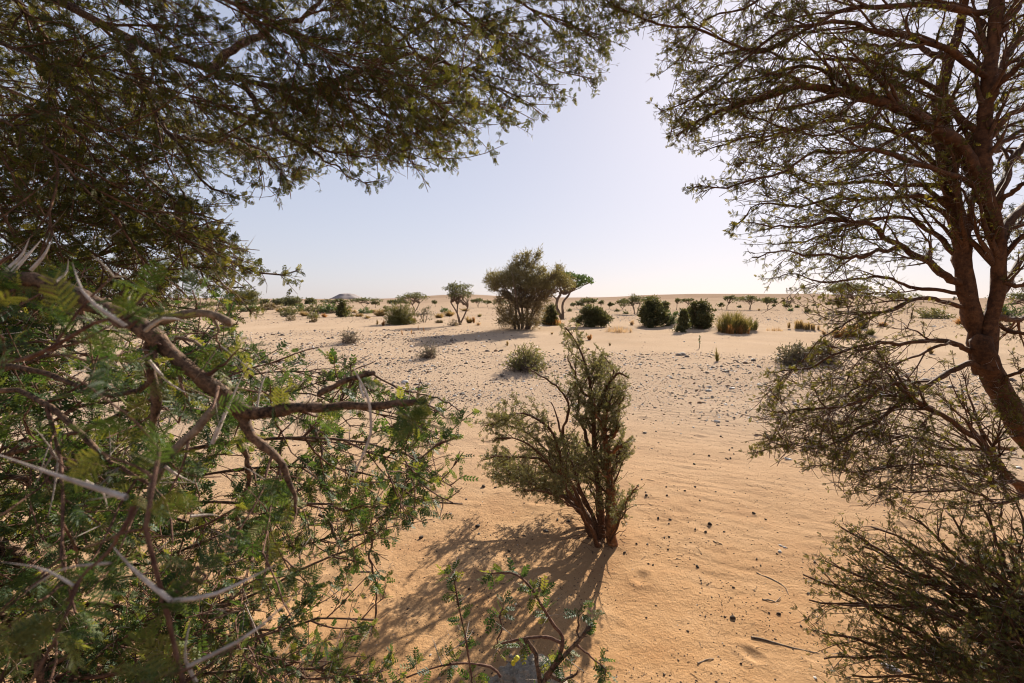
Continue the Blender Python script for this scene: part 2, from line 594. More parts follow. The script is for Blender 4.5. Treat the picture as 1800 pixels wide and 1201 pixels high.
def sprout(Ps, Rs, rng, spacing, length, ang, K=6, wob=0.15, droop=0.0, rr=0.6, rmin=0.001, rtip=0.0006, t0=0.05, t1=1.0, taper=0.5, bias=None):
    """side branches off every branch of the batch"""
    N, K0, _ = Ps.shape
    seg = np.linalg.norm(np.diff(Ps, axis=1), axis=2)
    L = seg.sum(1)
    cnt = rng.poisson(np.maximum(L * (t1 - t0) / spacing, 0.01))
    bi = np.repeat(np.arange(N), cnt)
    if len(bi) == 0:
        return np.zeros((0, K, 3)), np.zeros((0, K))
    t = rng.uniform(t0, t1, len(bi))
    f = t * (K0 - 1)
    k = np.minimum(f.astype(int), K0 - 2)
    w = (f - k)[:, None]
    p0 = Ps[bi, k] * (1 - w) + Ps[bi, k + 1] * w
    rp = Rs[bi, k] * (1 - w[:, 0]) + Rs[bi, k + 1] * w[:, 0]
    T = nrm(Ps[bi, k + 1] - Ps[bi, k])
    pr = rng.normal(0, 1, (len(bi), 3))
    pr = nrm(pr - (pr * T).sum(1, keepdims=True) * T)
    a = rng.uniform(ang[0], ang[1], (len(bi), 1))
    d = np.cos(a) * T + np.sin(a) * pr
    if bias is not None:
        d = d + np.asarray(bias)
    d = nrm(d)
    ln = rng.uniform(length[0], length[1], len(bi)) * (1 - taper * t)
    st = (ln / (K - 1))[:, None]
    out = np.empty((len(bi), K, 3))
    out[:, 0] = p0
    for i in range(1, K):
        d = nrm(d + wob * rng.normal(0, 1, d.shape) + np.array([0, 0, -droop]))
        out[:, i] = out[:, i - 1] + d * st
    r0 = np.clip(rp * rr, rmin, None) * rng.uniform(0.7, 1.1, len(bi))
    R = r0[:, None] + (rtip - r0[:, None]) * np.linspace(0, 1, K)[None] ** 0.9
    return out, np.maximum(R, rtip)


def prune(Ps, Rs, rng, poly, jit=14, zmin=None):
    """shorten what would leave the outline the tree's crown has"""
    if len(Ps) == 0:
        return Ps, Rs
    N, K, _ = Ps.shape
    x, y = proj(Ps)
    j = rng.normal(0, jit, (N, 1, 2))
    ok = inside(poly, x + j[..., 0], y + j[..., 1]) | np.isnan(x)
    ok &= ~((Ps[..., 1] < 0.16) & (np.abs(Ps[..., 0]) < 0.35))
    ok &= np.linalg.norm(Ps - EYE, axis=2) > 0.2
    if zmin is not None:
        ok &= Ps[..., 2] > zmin
    bad = ~ok
    first = np.where(bad.any(1), bad.argmax(1), K)
    keep = first > 1
    Ps, Rs, first = Ps[keep], Rs[keep], first[keep]
    u = (first - 1)[:, None] / (K - 1) * np.linspace(0, 1, K)[None] * (K - 1)
    k = np.minimum(u.astype(int), K - 2)
    w = (u - k)[..., None]
    i = np.arange(len(Ps))[:, None]
    return Ps[i, k] * (1 - w) + Ps[i, k + 1] * w, Rs


def nodes_on(Ps, rng, spacing, t0=0.15, t1=1.0):
    N, K, _ = Ps.shape
    L = np.linalg.norm(np.diff(Ps, axis=1), axis=2).sum(1)
    cnt = np.maximum(rng.poisson(L * (t1 - t0) / spacing), 0)
    bi = np.repeat(np.arange(N), cnt)
    if len(bi) == 0:
        return np.zeros((0, 3)), np.zeros((0, 3))
    t = rng.uniform(t0, t1, len(bi))
    f = t * (K - 1)
    k = np.minimum(f.astype(int), K - 2)
    w = (f - k)[:, None]
    return Ps[bi, k] * (1 - w) + Ps[bi, k + 1] * w, nrm(Ps[bi, k + 1] - Ps[bi, k])


def frames(T, rng, ang, up=0.6):
    """leaf axes X leaving T at an angle, normals Z leaning up -> 3x3 matrices"""
    n = len(T)
    pr = rng.normal(0, 1, (n, 3))
    pr = nrm(pr - (pr * T).sum(1, keepdims=True) * T)
    a = rng.uniform(ang[0], ang[1], (n, 1))
    X = nrm(np.cos(a) * T + np.sin(a) * pr)
    Z = rng.normal(0, 1, (n, 3)) * (1 - up) + np.array([0, 0, up])
    Z = nrm(Z - (Z * X).sum(1, keepdims=True) * X)
    Y = np.cross(Z, X)
    return np.stack([X, Y, Z], -1)


def eulers(Rm):
    sy = np.hypot(Rm[:, 0, 0], Rm[:, 1, 0])
    return np.stack([np.arctan2(Rm[:, 2, 1], Rm[:, 2, 2]), np.arctan2(-Rm[:, 2, 0], sy), np.arctan2(Rm[:, 1, 0], Rm[:, 0, 0])], -1)


# ------------------------------------------------------------------ leaf, thorn and stone shapes
def leaf_mesh(pairs, leaflets, material, seed, wid=0.03, curl=0.1):
    """a twice-feathered acacia leaf one unit long along X"""
    rng = np.random.RandomState(seed)
    mb = MB()
    xs = np.linspace(0, 1, 5)
    mid = np.stack([xs, 0.03 * np.sin(xs * 4 + seed), -curl * xs ** 2], -1)
    tubes(mb, mid[None], np.full((1, 5), 0.010), 3)
    for i in range(pairs):
        f = 0.22 + 0.78 * i / max(1, pairs - 1)
        base = np.array([np.interp(f, xs, mid[:, k]) for k in range(3)])
        L = 0.40 * (1 - 0.45 * abs(f - 0.55)) * rng.uniform(0.85, 1.1)
        for s in (-1, 1):
            a = rad(rng.uniform(52, 68)) * (1 - 0.35 * (f > 0.95))
            d = np.array([math.cos(a), s * math.sin(a), rng.uniform(-0.1, 0.45)])
            d /= np.linalg.norm(d)
            nrm_ = np.cross(d, np.array([0, 0, 1.0]))
            nrm_ /= np.linalg.norm(nrm_)
            up = np.cross(nrm_, d)
            if leaflets < 0:
                # a whole pinna as one folded strip with rounded ends
                L *= 0.86
                w = wid
                fr = [(0.06, 0.35), (0.3, 1.0), (0.72, 0.95), (1.0, 0.25)]
                pv = []
                for g, k in fr:
                    c = base + d * L * g - up * 0.14 * L * g * g
                    pv += [c + nrm_ * w * k + up * 0.35 * w * k, c, c - nrm_ * w * k + up * 0.35 * w * k]
                fq = []
                for j in range(3):
                    o = 3 * j
                    fq += [[o, o + 1, o + 4, o + 3], [o + 1, o + 2, o + 5, o + 4]]
                mb.add(pv, fq)
                continue
            if leaflets == 0:
                w = wid
                tip = base + d * L - up * 0.04 * L
                m_ = base + d * L * 0.5
                mb.add([base, m_ + nrm_ * w + up * 0.02, tip, m_ - nrm_ * w + up * 0.02], [[0, 1, 2, 3]])
                continue
            for j in range(leaflets):
                g = (j + 0.7) / leaflets
                c = base + d * L * g - up * 0.16 * L * g * g
                ll = 0.135 * (1 - 0.6 * (g - 0.45) ** 2) * L / 0.4
                for q in (-1, 1):
                    e = nrm_ * q * 0.92 + d * 0.45 + up * 0.28
                    e = e / np.linalg.norm(e)
                    wv = d * (L / leaflets * 0.50)
                    t = c + e * ll
                    mb.add([c - wv * 0.5, c + e * ll * 0.6 - wv, t, c + e * ll * 0.6 + wv], [[0, 1, 2, 3]])
    return mb.mesh('leaf', material, smooth=False)


def thorn_mesh(material, r=0.022, seed=0):
    rng = np.random.RandomState(seed)
    mb = MB()
    xs = np.linspace(0, 1, 4)
    p = np.stack([xs, 0.02 * np.sin(xs * 3), 0.03 * xs ** 2], -1)
    tubes(mb, p[None], np.array([[r, r * 0.85, r * 0.55, 0.002]]), 5)
    return mb.mesh('thorn', material)


def ico(sub):
    t = (1 + 5 ** 0.5) / 2
    v = [(-1, t, 0), (1, t, 0), (-1, -t, 0), (1, -t, 0), (0, -1, t), (0, 1, t), (0, -1, -t), (0, 1, -t), (t, 0, -1), (t, 0, 1), (-t, 0, -1), (-t, 0, 1)]
    f = [(0, 11, 5), (0, 5, 1), (0, 1, 7), (0, 7, 10), (0, 10, 11), (1, 5, 9), (5, 11, 4), (11, 10, 2), (10, 7, 6), (7, 1, 8), (3, 9, 4), (3, 4, 2), (3, 2, 6), (3, 6, 8), (3, 8, 9), (4, 9, 5), (2, 4, 11), (6, 2, 10), (8, 6, 7), (9, 8, 1)]
    v = [np.array(a, float) / np.linalg.norm(a) for a in v]
    for _ in range(sub):
        mp, nf = {}, []

        def m(a, b):
            k = (min(a, b), max(a, b))
            if k not in mp:
                c = v[a] + v[b]
                v.append(c / np.linalg.norm(c))
                mp[k] = len(v) - 1
            return mp[k]
        for a, b, c in f:
            x, y, z = m(a, b), m(b, c), m(c, a)
            nf += [(a, x, z), (b, y, x), (c, z, y), (x, y, z)]
        f = nf
    return np.array(v), np.array(f)


def stone_mesh(material, seed, sub=1, flat=0.6, rough=0.22):
    rng = np.random.RandomState(seed)
    v, f = ico(sub)
    for _ in range(7):                      # knock flat faces into it
        n = nrm(rng.normal(0, 1, 3))
        h = rng.uniform(0.55, 0.85)
        d = v @ n
        v = v - np.where(d > h, d - h, 0)[:, None] * n
    v = v * (1 + rng.normal(0, rough * 0.3, (len(v), 1)))
    v = v * np.array([rng.uniform(0.8, 1.25), rng.uniform(0.6, 1.0), flat * rng.uniform(0.75, 1.25)])
    mb = MB()
    mb.add(v, None, f)
    return mb.mesh('stone', material, smooth=False)


# scatter tree: instances the given meshes on the points of a mesh (for what nobody could count)
def scatter_group(meshes):
    ng = bpy.data.node_groups.new('scatter', 'GeometryNodeTree')
    ng.interface.new_socket('Geometry', in_out='INPUT', socket_type='NodeSocketGeometry')
    ng.interface.new_socket('Geometry', in_out='OUTPUT', socket_type='NodeSocketGeometry')
    gi = ng.nodes.new('NodeGroupInput')
    go = ng.nodes.new('NodeGroupOutput')
    jn = ng.nodes.new('GeometryNodeJoinGeometry')
    for me in meshes:
        o = bpy.data.objects.new('leaf_shape', me)
        oi = ng.nodes.new('GeometryNodeObjectInfo')
        oi.inputs['Object'].default_value = o
        g2 = ng.nodes.new('GeometryNodeGeometryToInstance')
        ng.links.new(oi.outputs['Geometry'], g2.inputs[0])
        ng.links.new(g2.outputs[0], jn.inputs[0])
    ip = ng.nodes.new('GeometryNodeInstanceOnPoints')
    ip.inputs['Pick Instance'].default_value = True

    def attr(name, typ):
        a = ng.nodes.new('GeometryNodeInputNamedAttribute')
        a.data_type = typ
        a.inputs['Name'].default_value = name
        return a.outputs[0]
    e2r = ng.nodes.new('FunctionNodeEulerToRotation')
    ng.links.new(attr('rot', 'FLOAT_VECTOR'), e2r.inputs[0])
    ng.links.new(gi.outputs[0], ip.inputs['Points'])
    ng.links.new(jn.outputs[0], ip.inputs['Instance'])
    ng.links.new(attr('idx', 'INT'), ip.inputs['Instance Index'])
    ng.links.new(e2r.outputs[0], ip.inputs['Rotation'])
    ng.links.new(attr('scl', 'FLOAT_VECTOR'), ip.inputs['Scale'])
    ng.links.new(ip.outputs[0], go.inputs[0])
    return ng


def scatter(name, group, nvar, pos, rot, scl, rng, parent=None, material=None, **tags):
    me = bpy.data.meshes.new(name)
    org = np.array(parent.location) if parent is not None else np.zeros(3)
    me.vertices.add(len(pos))
    me.vertices.foreach_set('co', (pos - org).astype(np.float32).ravel())
    a = me.attributes.new('rot', 'FLOAT_VECTOR', 'POINT')
    a.data.foreach_set('vector', rot.astype(np.float32).ravel())
    scl = np.asarray(scl, float)
    if scl.ndim == 1:
        scl = np.repeat(scl[:, None], 3, 1)
    a = me.attributes.new('scl', 'FLOAT_VECTOR', 'POINT')
    a.data.foreach_set('vector', scl.astype(np.float32).ravel())
    a = me.attributes.new('idx', 'INT', 'POINT')
    a.data.foreach_set('value', rng.randint(0, nvar, len(pos)).astype(np.int32))
    if material:
        me.materials.append(material)
    o = link(name, me, parent, **tags)
    o['kind'] = 'stuff'
    md = o.modifiers.new('scatter', 'NODES')
    md.node_group = group
    return o


# ------------------------------------------------------------------ ground
def build_ground():
    rr = [0.12]
    while rr[-1] < 4500:
        r = rr[-1]
        rr.append(r * (1 + (0.03 if r < 1.3 else 0.0042 if r < 12 else 0.009 if r < 60 else 0.022)))
    rr = np.array(rr)
    th = np.concatenate([np.arange(-58, 58, 0.35), np.arange(58, 302, 2.2)]) * PI / 180
    nR, nT = len(rr), len(th)
    x = rr[:, None] * np.sin(th)[None]
    y = rr[:, None] * np.cos(th)[None]
    z = height(x, y)
    v = np.stack([x, y, z], -1).reshape(-1, 3)
    i = np.arange(nR * nT).reshape(nR, nT)
    a, b = i[:-1], np.roll(i, -1, 1)[:-1]
    c, d = i[1:], np.roll(i, -1, 1)[1:]
    mb = MB()
    mb.add(v, np.stack([a, b, d, c], -1).reshape(-1, 4)[:, ::-1])
    n0 = mb.n
    mb.add([[0, 0, float(height(np.array([0.0]), np.array([0.0]))[0])]])
    mb.t.append(np.stack([np.full(nT, n0), np.roll(i[0], -1), i[0]], -1))
    me = mb.mesh('ground', M['sand'])
    g = np.append(gravel_mask(x, y).ravel(), 0)
    at = me.attributes.new('gravel', 'FLOAT', 'POINT')
    at.data.foreach_set('value', g.astype(np.float32))
    link('ground', me, kind='structure', label='pale orange desert sand with stony strips')


build_ground()


def build_mesa():
    mb = MB()
    c = P(609, 526, 800)
    prof = [(31, -6), (27, 0.5), (22, 3.0), (17.5, 5.4), (15, 6.6), (12.5, 8.6), (9.5, 9.3), (5, 9.9), (0.4, 10.1)]
    rng = np.random.RandomState(3)
    ns = 40
    rows = []
    for (r, z) in prof:
        th = np.arange(ns) * 2 * PI / ns
        k = 1 + 0.07 * np.sin(3 * th + 1) + 0.04 * np.sin(7 * th) + rng.normal(0, 0.025, ns)
        rows.append(np.stack([c[0] + r * k * np.cos(th), c[1] + r * k * np.sin(th), c[2] + z * 0.92 + rng.normal(0, 0.16, ns)], -1))
    v = np.concatenate(rows)
    i = np.arange(len(prof) * ns).reshape(len(prof), ns)
    a, b = i[:-1], np.roll(i, -1, 1)[:-1]
    cc, d = i[1:], np.roll(i, -1, 1)[1:]
    mb.add(v, np.stack([a, b, d, cc], -1).reshape(-1, 4))
    mb.t.append(np.array([[i[-1][0], i[-1][k], i[-1][k + 1]] for k in range(1, ns - 1)]))
    mb.build('hill', M['mesa'], None, smooth=False, kind='structure', label='small grey flat-topped mesa on the horizon')


build_mesa()


# ------------------------------------------------------------------ foreground acacias
LEAF0 = {}
GROUPS = {}


def leaf_kit(key, material):
    """fine leaves for close branches, plainer ones for twigs further off"""
    if key not in GROUPS:
        fine = [leaf_mesh(5, 8, material, 1), leaf_mesh(4, 9, material, 2, curl=0.2), leaf_mesh(6, 7, material, 3, curl=-0.05)]
        mid = [leaf_mesh(6, -1, material, 4, 0.062), leaf_mesh(7, -1, material, 5, 0.055, 0.2), leaf_mesh(5, -1, material, 6, 0.068)]
        LEAF0[key] = (fine, mid)
        GROUPS[key] = (scatter_group(fine), scatter_group(mid))
    return GROUPS[key]


THORNS = [thorn_mesh(M['thorn'], 0.020), thorn_mesh(M['thorn_brown'], 0.018)]
THORN_GROUP = scatter_group(THORNS)


def w3(p):
    return p if isinstance(p, np.ndarray) else P(*p)


class Acacia:
    def __init__(s, name, label, cat, base, seed, group=None):
        s.rng = np.random.RandomState(seed)
        s.root = thing(name, label, cat, base, group)
        s.limbs = []
        s.twigs = MB()
        s.lp, s.lt = [], []
        s.tp, s.tt = [], []

    def limb(s, pts, w0, w1, bark='bark_near', n=26, crook=0.004, part='branch', sides=8, label=None, knots=0):
        p3 = [w3(p) for p in pts]
        d0, d1 = max(p3[0][1], 0.2), max(p3[-1][1], 0.2)
        # widths are measured on the photograph where the limb comes into view and at its tip
        prof = None
        if isinstance(w0, (list, tuple)):
            prof = [w / 2 * max(q[1], 0.2) / FPX for w, q in zip(w0, p3)]
            w0 = w1 = 1
        Pl, Rl = limb(p3, w0 / 2 * d1 / FPX, w1 / 2 * d1 / FPX, n, crook, s.rng, prof)
        if knots:
            Rl = Rl * (1 + s.rng.uniform(0, knots, Rl.shape) * (s.rng.rand(*Rl.shape) < 0.35))
        mb = MB()
        if part == 'trunk':
            Rl = Rl / np.sqrt(1 + (Pl[..., 0] / np.maximum(Pl[..., 1], 0.3)) ** 2)   # oblique view widens upright stems
        tubes(mb, Pl, Rl, sides, rough=0.10 if sides > 7 else 0.05)
        s.limbs.append((Pl, Rl))
        mb.build(part, M[bark], s.root, label=label)
        return Pl, Rl

    def batch(s, which=None):
        ls = s.limbs if which is None else which
        K = 26
        out, R = [], []
        for (p, r) in ls:
            u = np.linspace(0, p.shape[1] - 1, K)
            k = np.minimum(u.astype(int), p.shape[1] - 2)
            w = (u - k)
            out.append(p[0, k] * (1 - w)[:, None] + p[0, k + 1] * w[:, None])
            R.append(r[0, k] * (1 - w) + r[0, k + 1] * w)
        return np.array(out), np.array(R)

    def wood(s, Ps, Rs, sides=4):
        tubes(s.twigs, Ps, Rs, sides)

    def leaves(s, Ps, spacing, t0=0.15, per=2, ang=(0.5, 1.4)):
        p, t = nodes_on(Ps, s.rng, spacing, t0)
        p = np.repeat(p, per, 0)
        t = np.repeat(t, per, 0)
        s.lp.append(p)
        s.lt.append(t)

    def thorns(s, Ps, spacing, t0=0.05):
        p, t = nodes_on(Ps, s.rng, spacing, t0)
        s.tp.append(np.repeat(p, 2, 0))
        s.tt.append(np.repeat(t, 2, 0))

    def finish(s, kit, material, bark, size, thorn=(0.02, 0.05), fine_under=0.0, single_leaves=0, single_thorns=0, up=0.55, thorn_mix=0.5, ang=(0.6, 1.5)):
        rng = s.rng
        gf, gm = leaf_kit(kit, M[material])
        if s.twigs.n:
            s.twigs.build('twigs', M[bark], s.root, kind='stuff')
        p = np.concatenate(s.lp) if s.lp else np.zeros((0, 3))
        t = np.concatenate(s.lt) if s.lt else np.zeros((0, 3))
        dd = np.linalg.norm(p - EYE, axis=1)
        ok = dd > 0.19
        p, t, dd = p[ok], t[ok], dd[ok]
        F = frames(t, rng, ang, up)
        E_ = eulers(F)
        sc = rng.uniform(size[0], size[1], len(p))
        x, y = proj(p)
        vis = (x > 0) & (x < 1800) & (y > 0) & (y < 1201)
        order = np.argsort(np.where(vis, dd / sc, 1e9))
        one = order[:single_leaves]
        one = one[vis[one]]
        rest = np.ones(len(p), bool)
        rest[one] = False
        org = np.array(s.root.location)
        for i in one:
            o = link('leaf', LEAF0[kit][0 if dd[i] < fine_under else 1][rng.randint(3)], s.root)
            o.location = p[i] - org
            o.rotation_euler = E_[i]
            o.scale = (sc[i],) * 3
        fine = rest & (dd < fine_under)
        for msk, g in ((fine, gf), (rest & ~fine, gm)):
            if msk.any():
                scatter('foliage', g, 3, p[msk], E_[msk], sc[msk], rng, s.root, M[material])
        if s.tp:
            p = np.concatenate(s.tp)
            t = np.concatenate(s.tt)
            dd = np.linalg.norm(p - EYE, axis=1)
            ok = dd > 0.22
            p, t, dd = p[ok], t[ok], dd[ok]
            E_ = eulers(frames(t, rng, (1.0, 1.75), 0.2))
            ln = rng.uniform(thorn[0], thorn[1], len(p))
            x, y = proj(p)
            vis = (x > 0) & (x < 1800) & (y > 0) & (y < 1201)
            one = np.argsort(np.where(vis, dd / ln, 1e9))[:single_thorns]
            one = one[vis[one]]
            rest = np.ones(len(p), bool)
            rest[one] = False
            for i in one:
                o = link('thorn', THORNS[int(rng.rand() < thorn_mix)], s.root)
                o.location = p[i] - org
                o.rotation_euler = E_[i]
                o.scale = (ln[i], max(ln[i], 0.03), max(ln[i], 0.03))
            if rest.any():
                sc3 = np.stack([ln[rest], np.maximum(ln[rest], 0.03), np.maximum(ln[rest], 0.03)], -1)
                scatter('thorns', THORN_GROUP, 2, p[rest], E_[rest], sc3, rng, s.root, M['thorn'])


# ---- the large acacia on the left, its canopy hanging over the camera
def overhead_canopy():
    base = np.array((-3.0, 1.15, float(height(np.array([-3.0]), np.array([1.15]))[0])))
    a = Acacia('acacia_tree', 'large acacia with dark feathery canopy hanging overhead from the upper left', 'tree', base, 11)
    cr = base + np.array((0.25, 0.05, 1.45))
    hub = base + np.array((0.15, 0.02, 1.0))
    mb = MB()
    Pl, Rl = limb([base - np.array((0, 0, 0.15)), base + np.array((0.1, 0.0, 0.5)), hub, cr], 0.12, 0.075, 16, 0.004, a.rng)
    tubes(mb, Pl, Rl, 10)
    mb.build('trunk', M['bark_near'], a.root)
    poly = [(-500, -700), (1180, -700), (1130, -20), (1098, 50), (1050, 150), (1005, 140), (975, 195), (935, 190), (900, 222), (842, 248), (788, 270), (748, 315), (700, 290), (655, 332),
            (610, 300), (560, 305), (505, 340), (482, 362), (440, 345), (405, 320), (345, 318), (300, 290), (285, 310), (330, 360), (395, 375), (400, 395), (390, 410), (440, 445), (470, 470),
            (505, 490), (455, 510), (450, 560), (400, 540), (330, 540), (240, 560), (-500, 640)]
    D = 1.55
    main = [
        ([cr, (-260, -60, 1.5), (60, -10, D), (180, 42, D), (222, 66, D), (290, 96, D), (370, 128, D), (430, 150, D), (500, 156, 1.6), (570, 160, 1.65), (640, 156, 1.7), (700, 172, 1.75), (762, 222, 1.8)], 30, 5),
        ([(368, 126, D), (420, 86, 1.6), (480, 52, 1.68), (540, 22, 1.75), (590, -40, 1.8)], 13, 8),
        ([(570, 158, 1.65), (640, 120, 1.75), (720, 100, 1.85), (800, 118, 1.95), (880, 160, 2.0), (930, 185, 2.05)], 9, 3),
        ([(222, 68, D), (240, 130, 1.5), (268, 190, 1.45), (300, 240, 1.42), (335, 290, 1.4), (372, 328, 1.4), (396, 344, 1.4)], 14, 4),
        ([(300, 240, 1.42), (360, 246, 1.5), (430, 250, 1.55), (480, 290, 1.6), (502, 332, 1.6)], 7, 3),
        ([(430, 150, D), (480, 220, 1.5), (530, 258, 1.5), (585, 290, 1.5), (640, 322, 1.5)], 10, 3),
        ([(560, 160, 1.65), (610, 190, 1.7), (660, 235, 1.7), (705, 262, 1.7), (742, 308, 1.7)], 8, 3),
        ([(590, 160, 1.68), (650, 190, 1.75), (720, 215, 1.8), (780, 262, 1.8)], 7, 3),
        ([cr, (-300, 20, 1.25), (-60, 60, 1.2), (70, 110, 1.2), (160, 175, 1.2), (225, 240, 1.2), (262, 325, 1.22), (290, 370, 1.24), (318, 367, 1.25)], 20, 6),
        ([cr, (-280, 160, 1.5), (-60, 250, 1.5), (70, 300, 1.5), (150, 335, 1.55), (230, 350, 1.6), (320, 375, 1.65), (392, 388, 1.7)], 18, 5),
        ([cr, (-250, 330, 1.6), (-40, 390, 1.6), (90, 380, 1.65), (200, 400, 1.7), (290, 430, 1.75), (350, 470, 1.8), (415, 512, 1.8), (445, 545, 1.8)], 16, 3),
        ([cr, (-250, 420, 1.35), (-60, 500, 1.3), (77, 477, 1.3), (187, 450, 1.32), (247, 427, 1.34), (300, 405, 1.36), (350, 425, 1.38), (400, 457, 1.4), (443, 477, 1.42), (500, 486, 1.45)], 20, 5),
        ([cr, (-220, 470, 2.0), (-20, 470, 2.0), (120, 455, 2.1), (230, 470, 2.2), (330, 490, 2.3), (430, 505, 2.3)], 10, 3),
        ([cr, (-400, -220, 2.0), (60, -170, 2.0), (300, -110, 2.1), (520, -60, 2.2), (700, 10, 2.3), (850, 60, 2.4), (960, 120, 2.45), (1048, 138, 2.5)], 16, 3),
        ([(520, -60, 2.2), (720, -60, 2.3), (880, -10, 2.4), (990, 40, 2.5), (1060, 80, 2.55)], 9, 3),
        ([(720, -60, 2.3), (880, -90, 2.4), (1000, -40, 2.5), (1075, 10, 2.55), (1120, 20, 2.6)], 8, 3),
        ([(600, -20, 2.25), (700, 60, 2.2), (780, 140, 2.15), (840, 190, 2.1), (905, 218, 2.1)], 8, 3),
        ([cr, (-300, -140, 1.1), (0, -120, 1.1), (180, -80, 1.15), (330, -20, 1.2), (470, 30, 1.25), (580, 90, 1.3), (660, 130, 1.3)], 20, 5),
        ([cr, (-320, 60, 2.3), (-60, 130, 2.3), (120, 190, 2.35), (280, 220, 2.4), (420, 260, 2.4), (520, 300, 2.4)], 14, 4),
        ([cr, (-320, -30, 1.9), (-40, 30, 1.9), (150, 110, 1.95), (300, 170, 2.0), (450, 210, 2.0), (590, 270, 2.05)], 14, 4),
        ([cr, (-320, 110, 1.0), (-100, 190, 0.98), (40, 220, 1.0), (120, 290, 1.0), (170, 350, 1.02), (230, 410, 1.05)], 16, 5),
        ([cr, (-320, 260, 1.15), (-80, 350, 1.1), (40, 370, 1.1), (150, 430, 1.12), (210, 500, 1.15)], 14, 5),
        ([cr, (-320, -320, 1.5), (60, -290, 1.5), (330, -210, 1.6), (560, -130, 1.7), (740, -40, 1.8), (850, 40, 1.9), (900, 110, 2.0)], 18, 4),
    ]
    over = [[cr, (-1.6, 0.2, 2.55), (-0.6, -0.3, 2.75), (0.5, -0.5, 2.8), (1.4, -0.4, 2.75)], [cr, (-1.9, -0.3, 2.4), (-1.3, -1.2, 2.6), (-0.5, -1.9, 2.6)], [cr, (-1.5, 0.6, 2.7), (-0.5, 0.5, 3.0), (0.5, 0.5, 3.05), (1.3, 0.6, 2.95)], [cr, (-2.2, 0.6, 2.6), (-1.7, 1.2, 3.1), (-0.8, 1.6, 3.4), (0.2, 1.9, 3.5)], [cr, (-2.4, 0.3, 2.4), (-2.6, -0.8, 2.5), (-2.4, -1.8, 2.4)]]  # out-of-view limbs above and behind the camera, added to darken the canopy's underside
    main += [([np.array(q, float) for q in o_], 30, 5) for o_ in over]
    for pts, w0, w1 in main:
        a.limb(pts, w0, w1 * 0.5, n=30, crook=0.006, knots=0.3)
    B, R = a.batch()
    A1, R1 = prune(*sprout(B, R, a.rng, 0.085, (0.35, 0.85), (0.3, 0.75), 8, 0.12, 0.03, 0.6, 0.0025, 0.001, 0.25, 1.0, 0.45, (0.10, 0.02, -0.05)), a.rng, poly)
    a.wood(A1, R1, 5)
    poly2 = [(-500, -700), (1180, -700), (1130, -20), (1098, 50), (1050, 150), (1005, 140), (975, 195), (935, 190), (900, 222), (842, 248), (788, 270), (748, 315), (700, 290), (655, 332), (610, 300), (560, 305), (505, 340), (482, 362), (440, 345), (405, 320), (345, 318), (300, 290), (285, 310), (330, 360), (395, 375), (400, 395), (390, 410), (425, 440), (455, 480), (400, 480), (350, 500), (300, 540), (200, 565), (-500, 600)]
    A2, R2 = prune(*sprout(A1, R1, a.rng, 0.045, (0.12, 0.40), (0.3, 0.8), 6, 0.12, 0.03, 0.65, 0.0018, 0.0009, 0.1, 1.0, 0.4), a.rng, poly2, 22)
    a.wood(A2, R2, 4)
    A3, R3 = prune(*sprout(A2, R2, a.rng, 0.065, (0.04, 0.15), (0.5, 1.2), 4, 0.16, 0.0, 0.7, 0.0012, 0.0006, 0.1, 1.0, 0.3), a.rng, poly2, 22)
    a.wood(A3, R3, 3)
    T1, U1 = prune(*sprout(B, R, a.rng, 0.030, (0.03, 0.12), (0.3, 1.0), 4, 0.15, 0.0, 0.7, 0.0012, 0.0006, 0.8, 1.0, 0.2), a.rng, [(-9e3, -9e3), (9e3, -9e3), (9e3, 9e3), (-9e3, 9e3)], 30)
    a.wood(T1, U1, 3)
    a.leaves(T1, 0.016, 0.1, 2)
    a.leaves(B, 0.035, 0.8, 2)
    a.leaves(A1, 0.05, 0.25, 2)
    a.leaves(A2, 0.031, 0.1, 2)
    a.leaves(A3, 0.023, 0.1, 2)
    a.thorns(A1, 0.16)
    a.thorns(A2, 0.30)
    a.finish('over', 'leaf_over', 'bark_twig', (0.013, 0.025), (0.02, 0.055), 1.15, 260, 150, 0.35, 0.75)


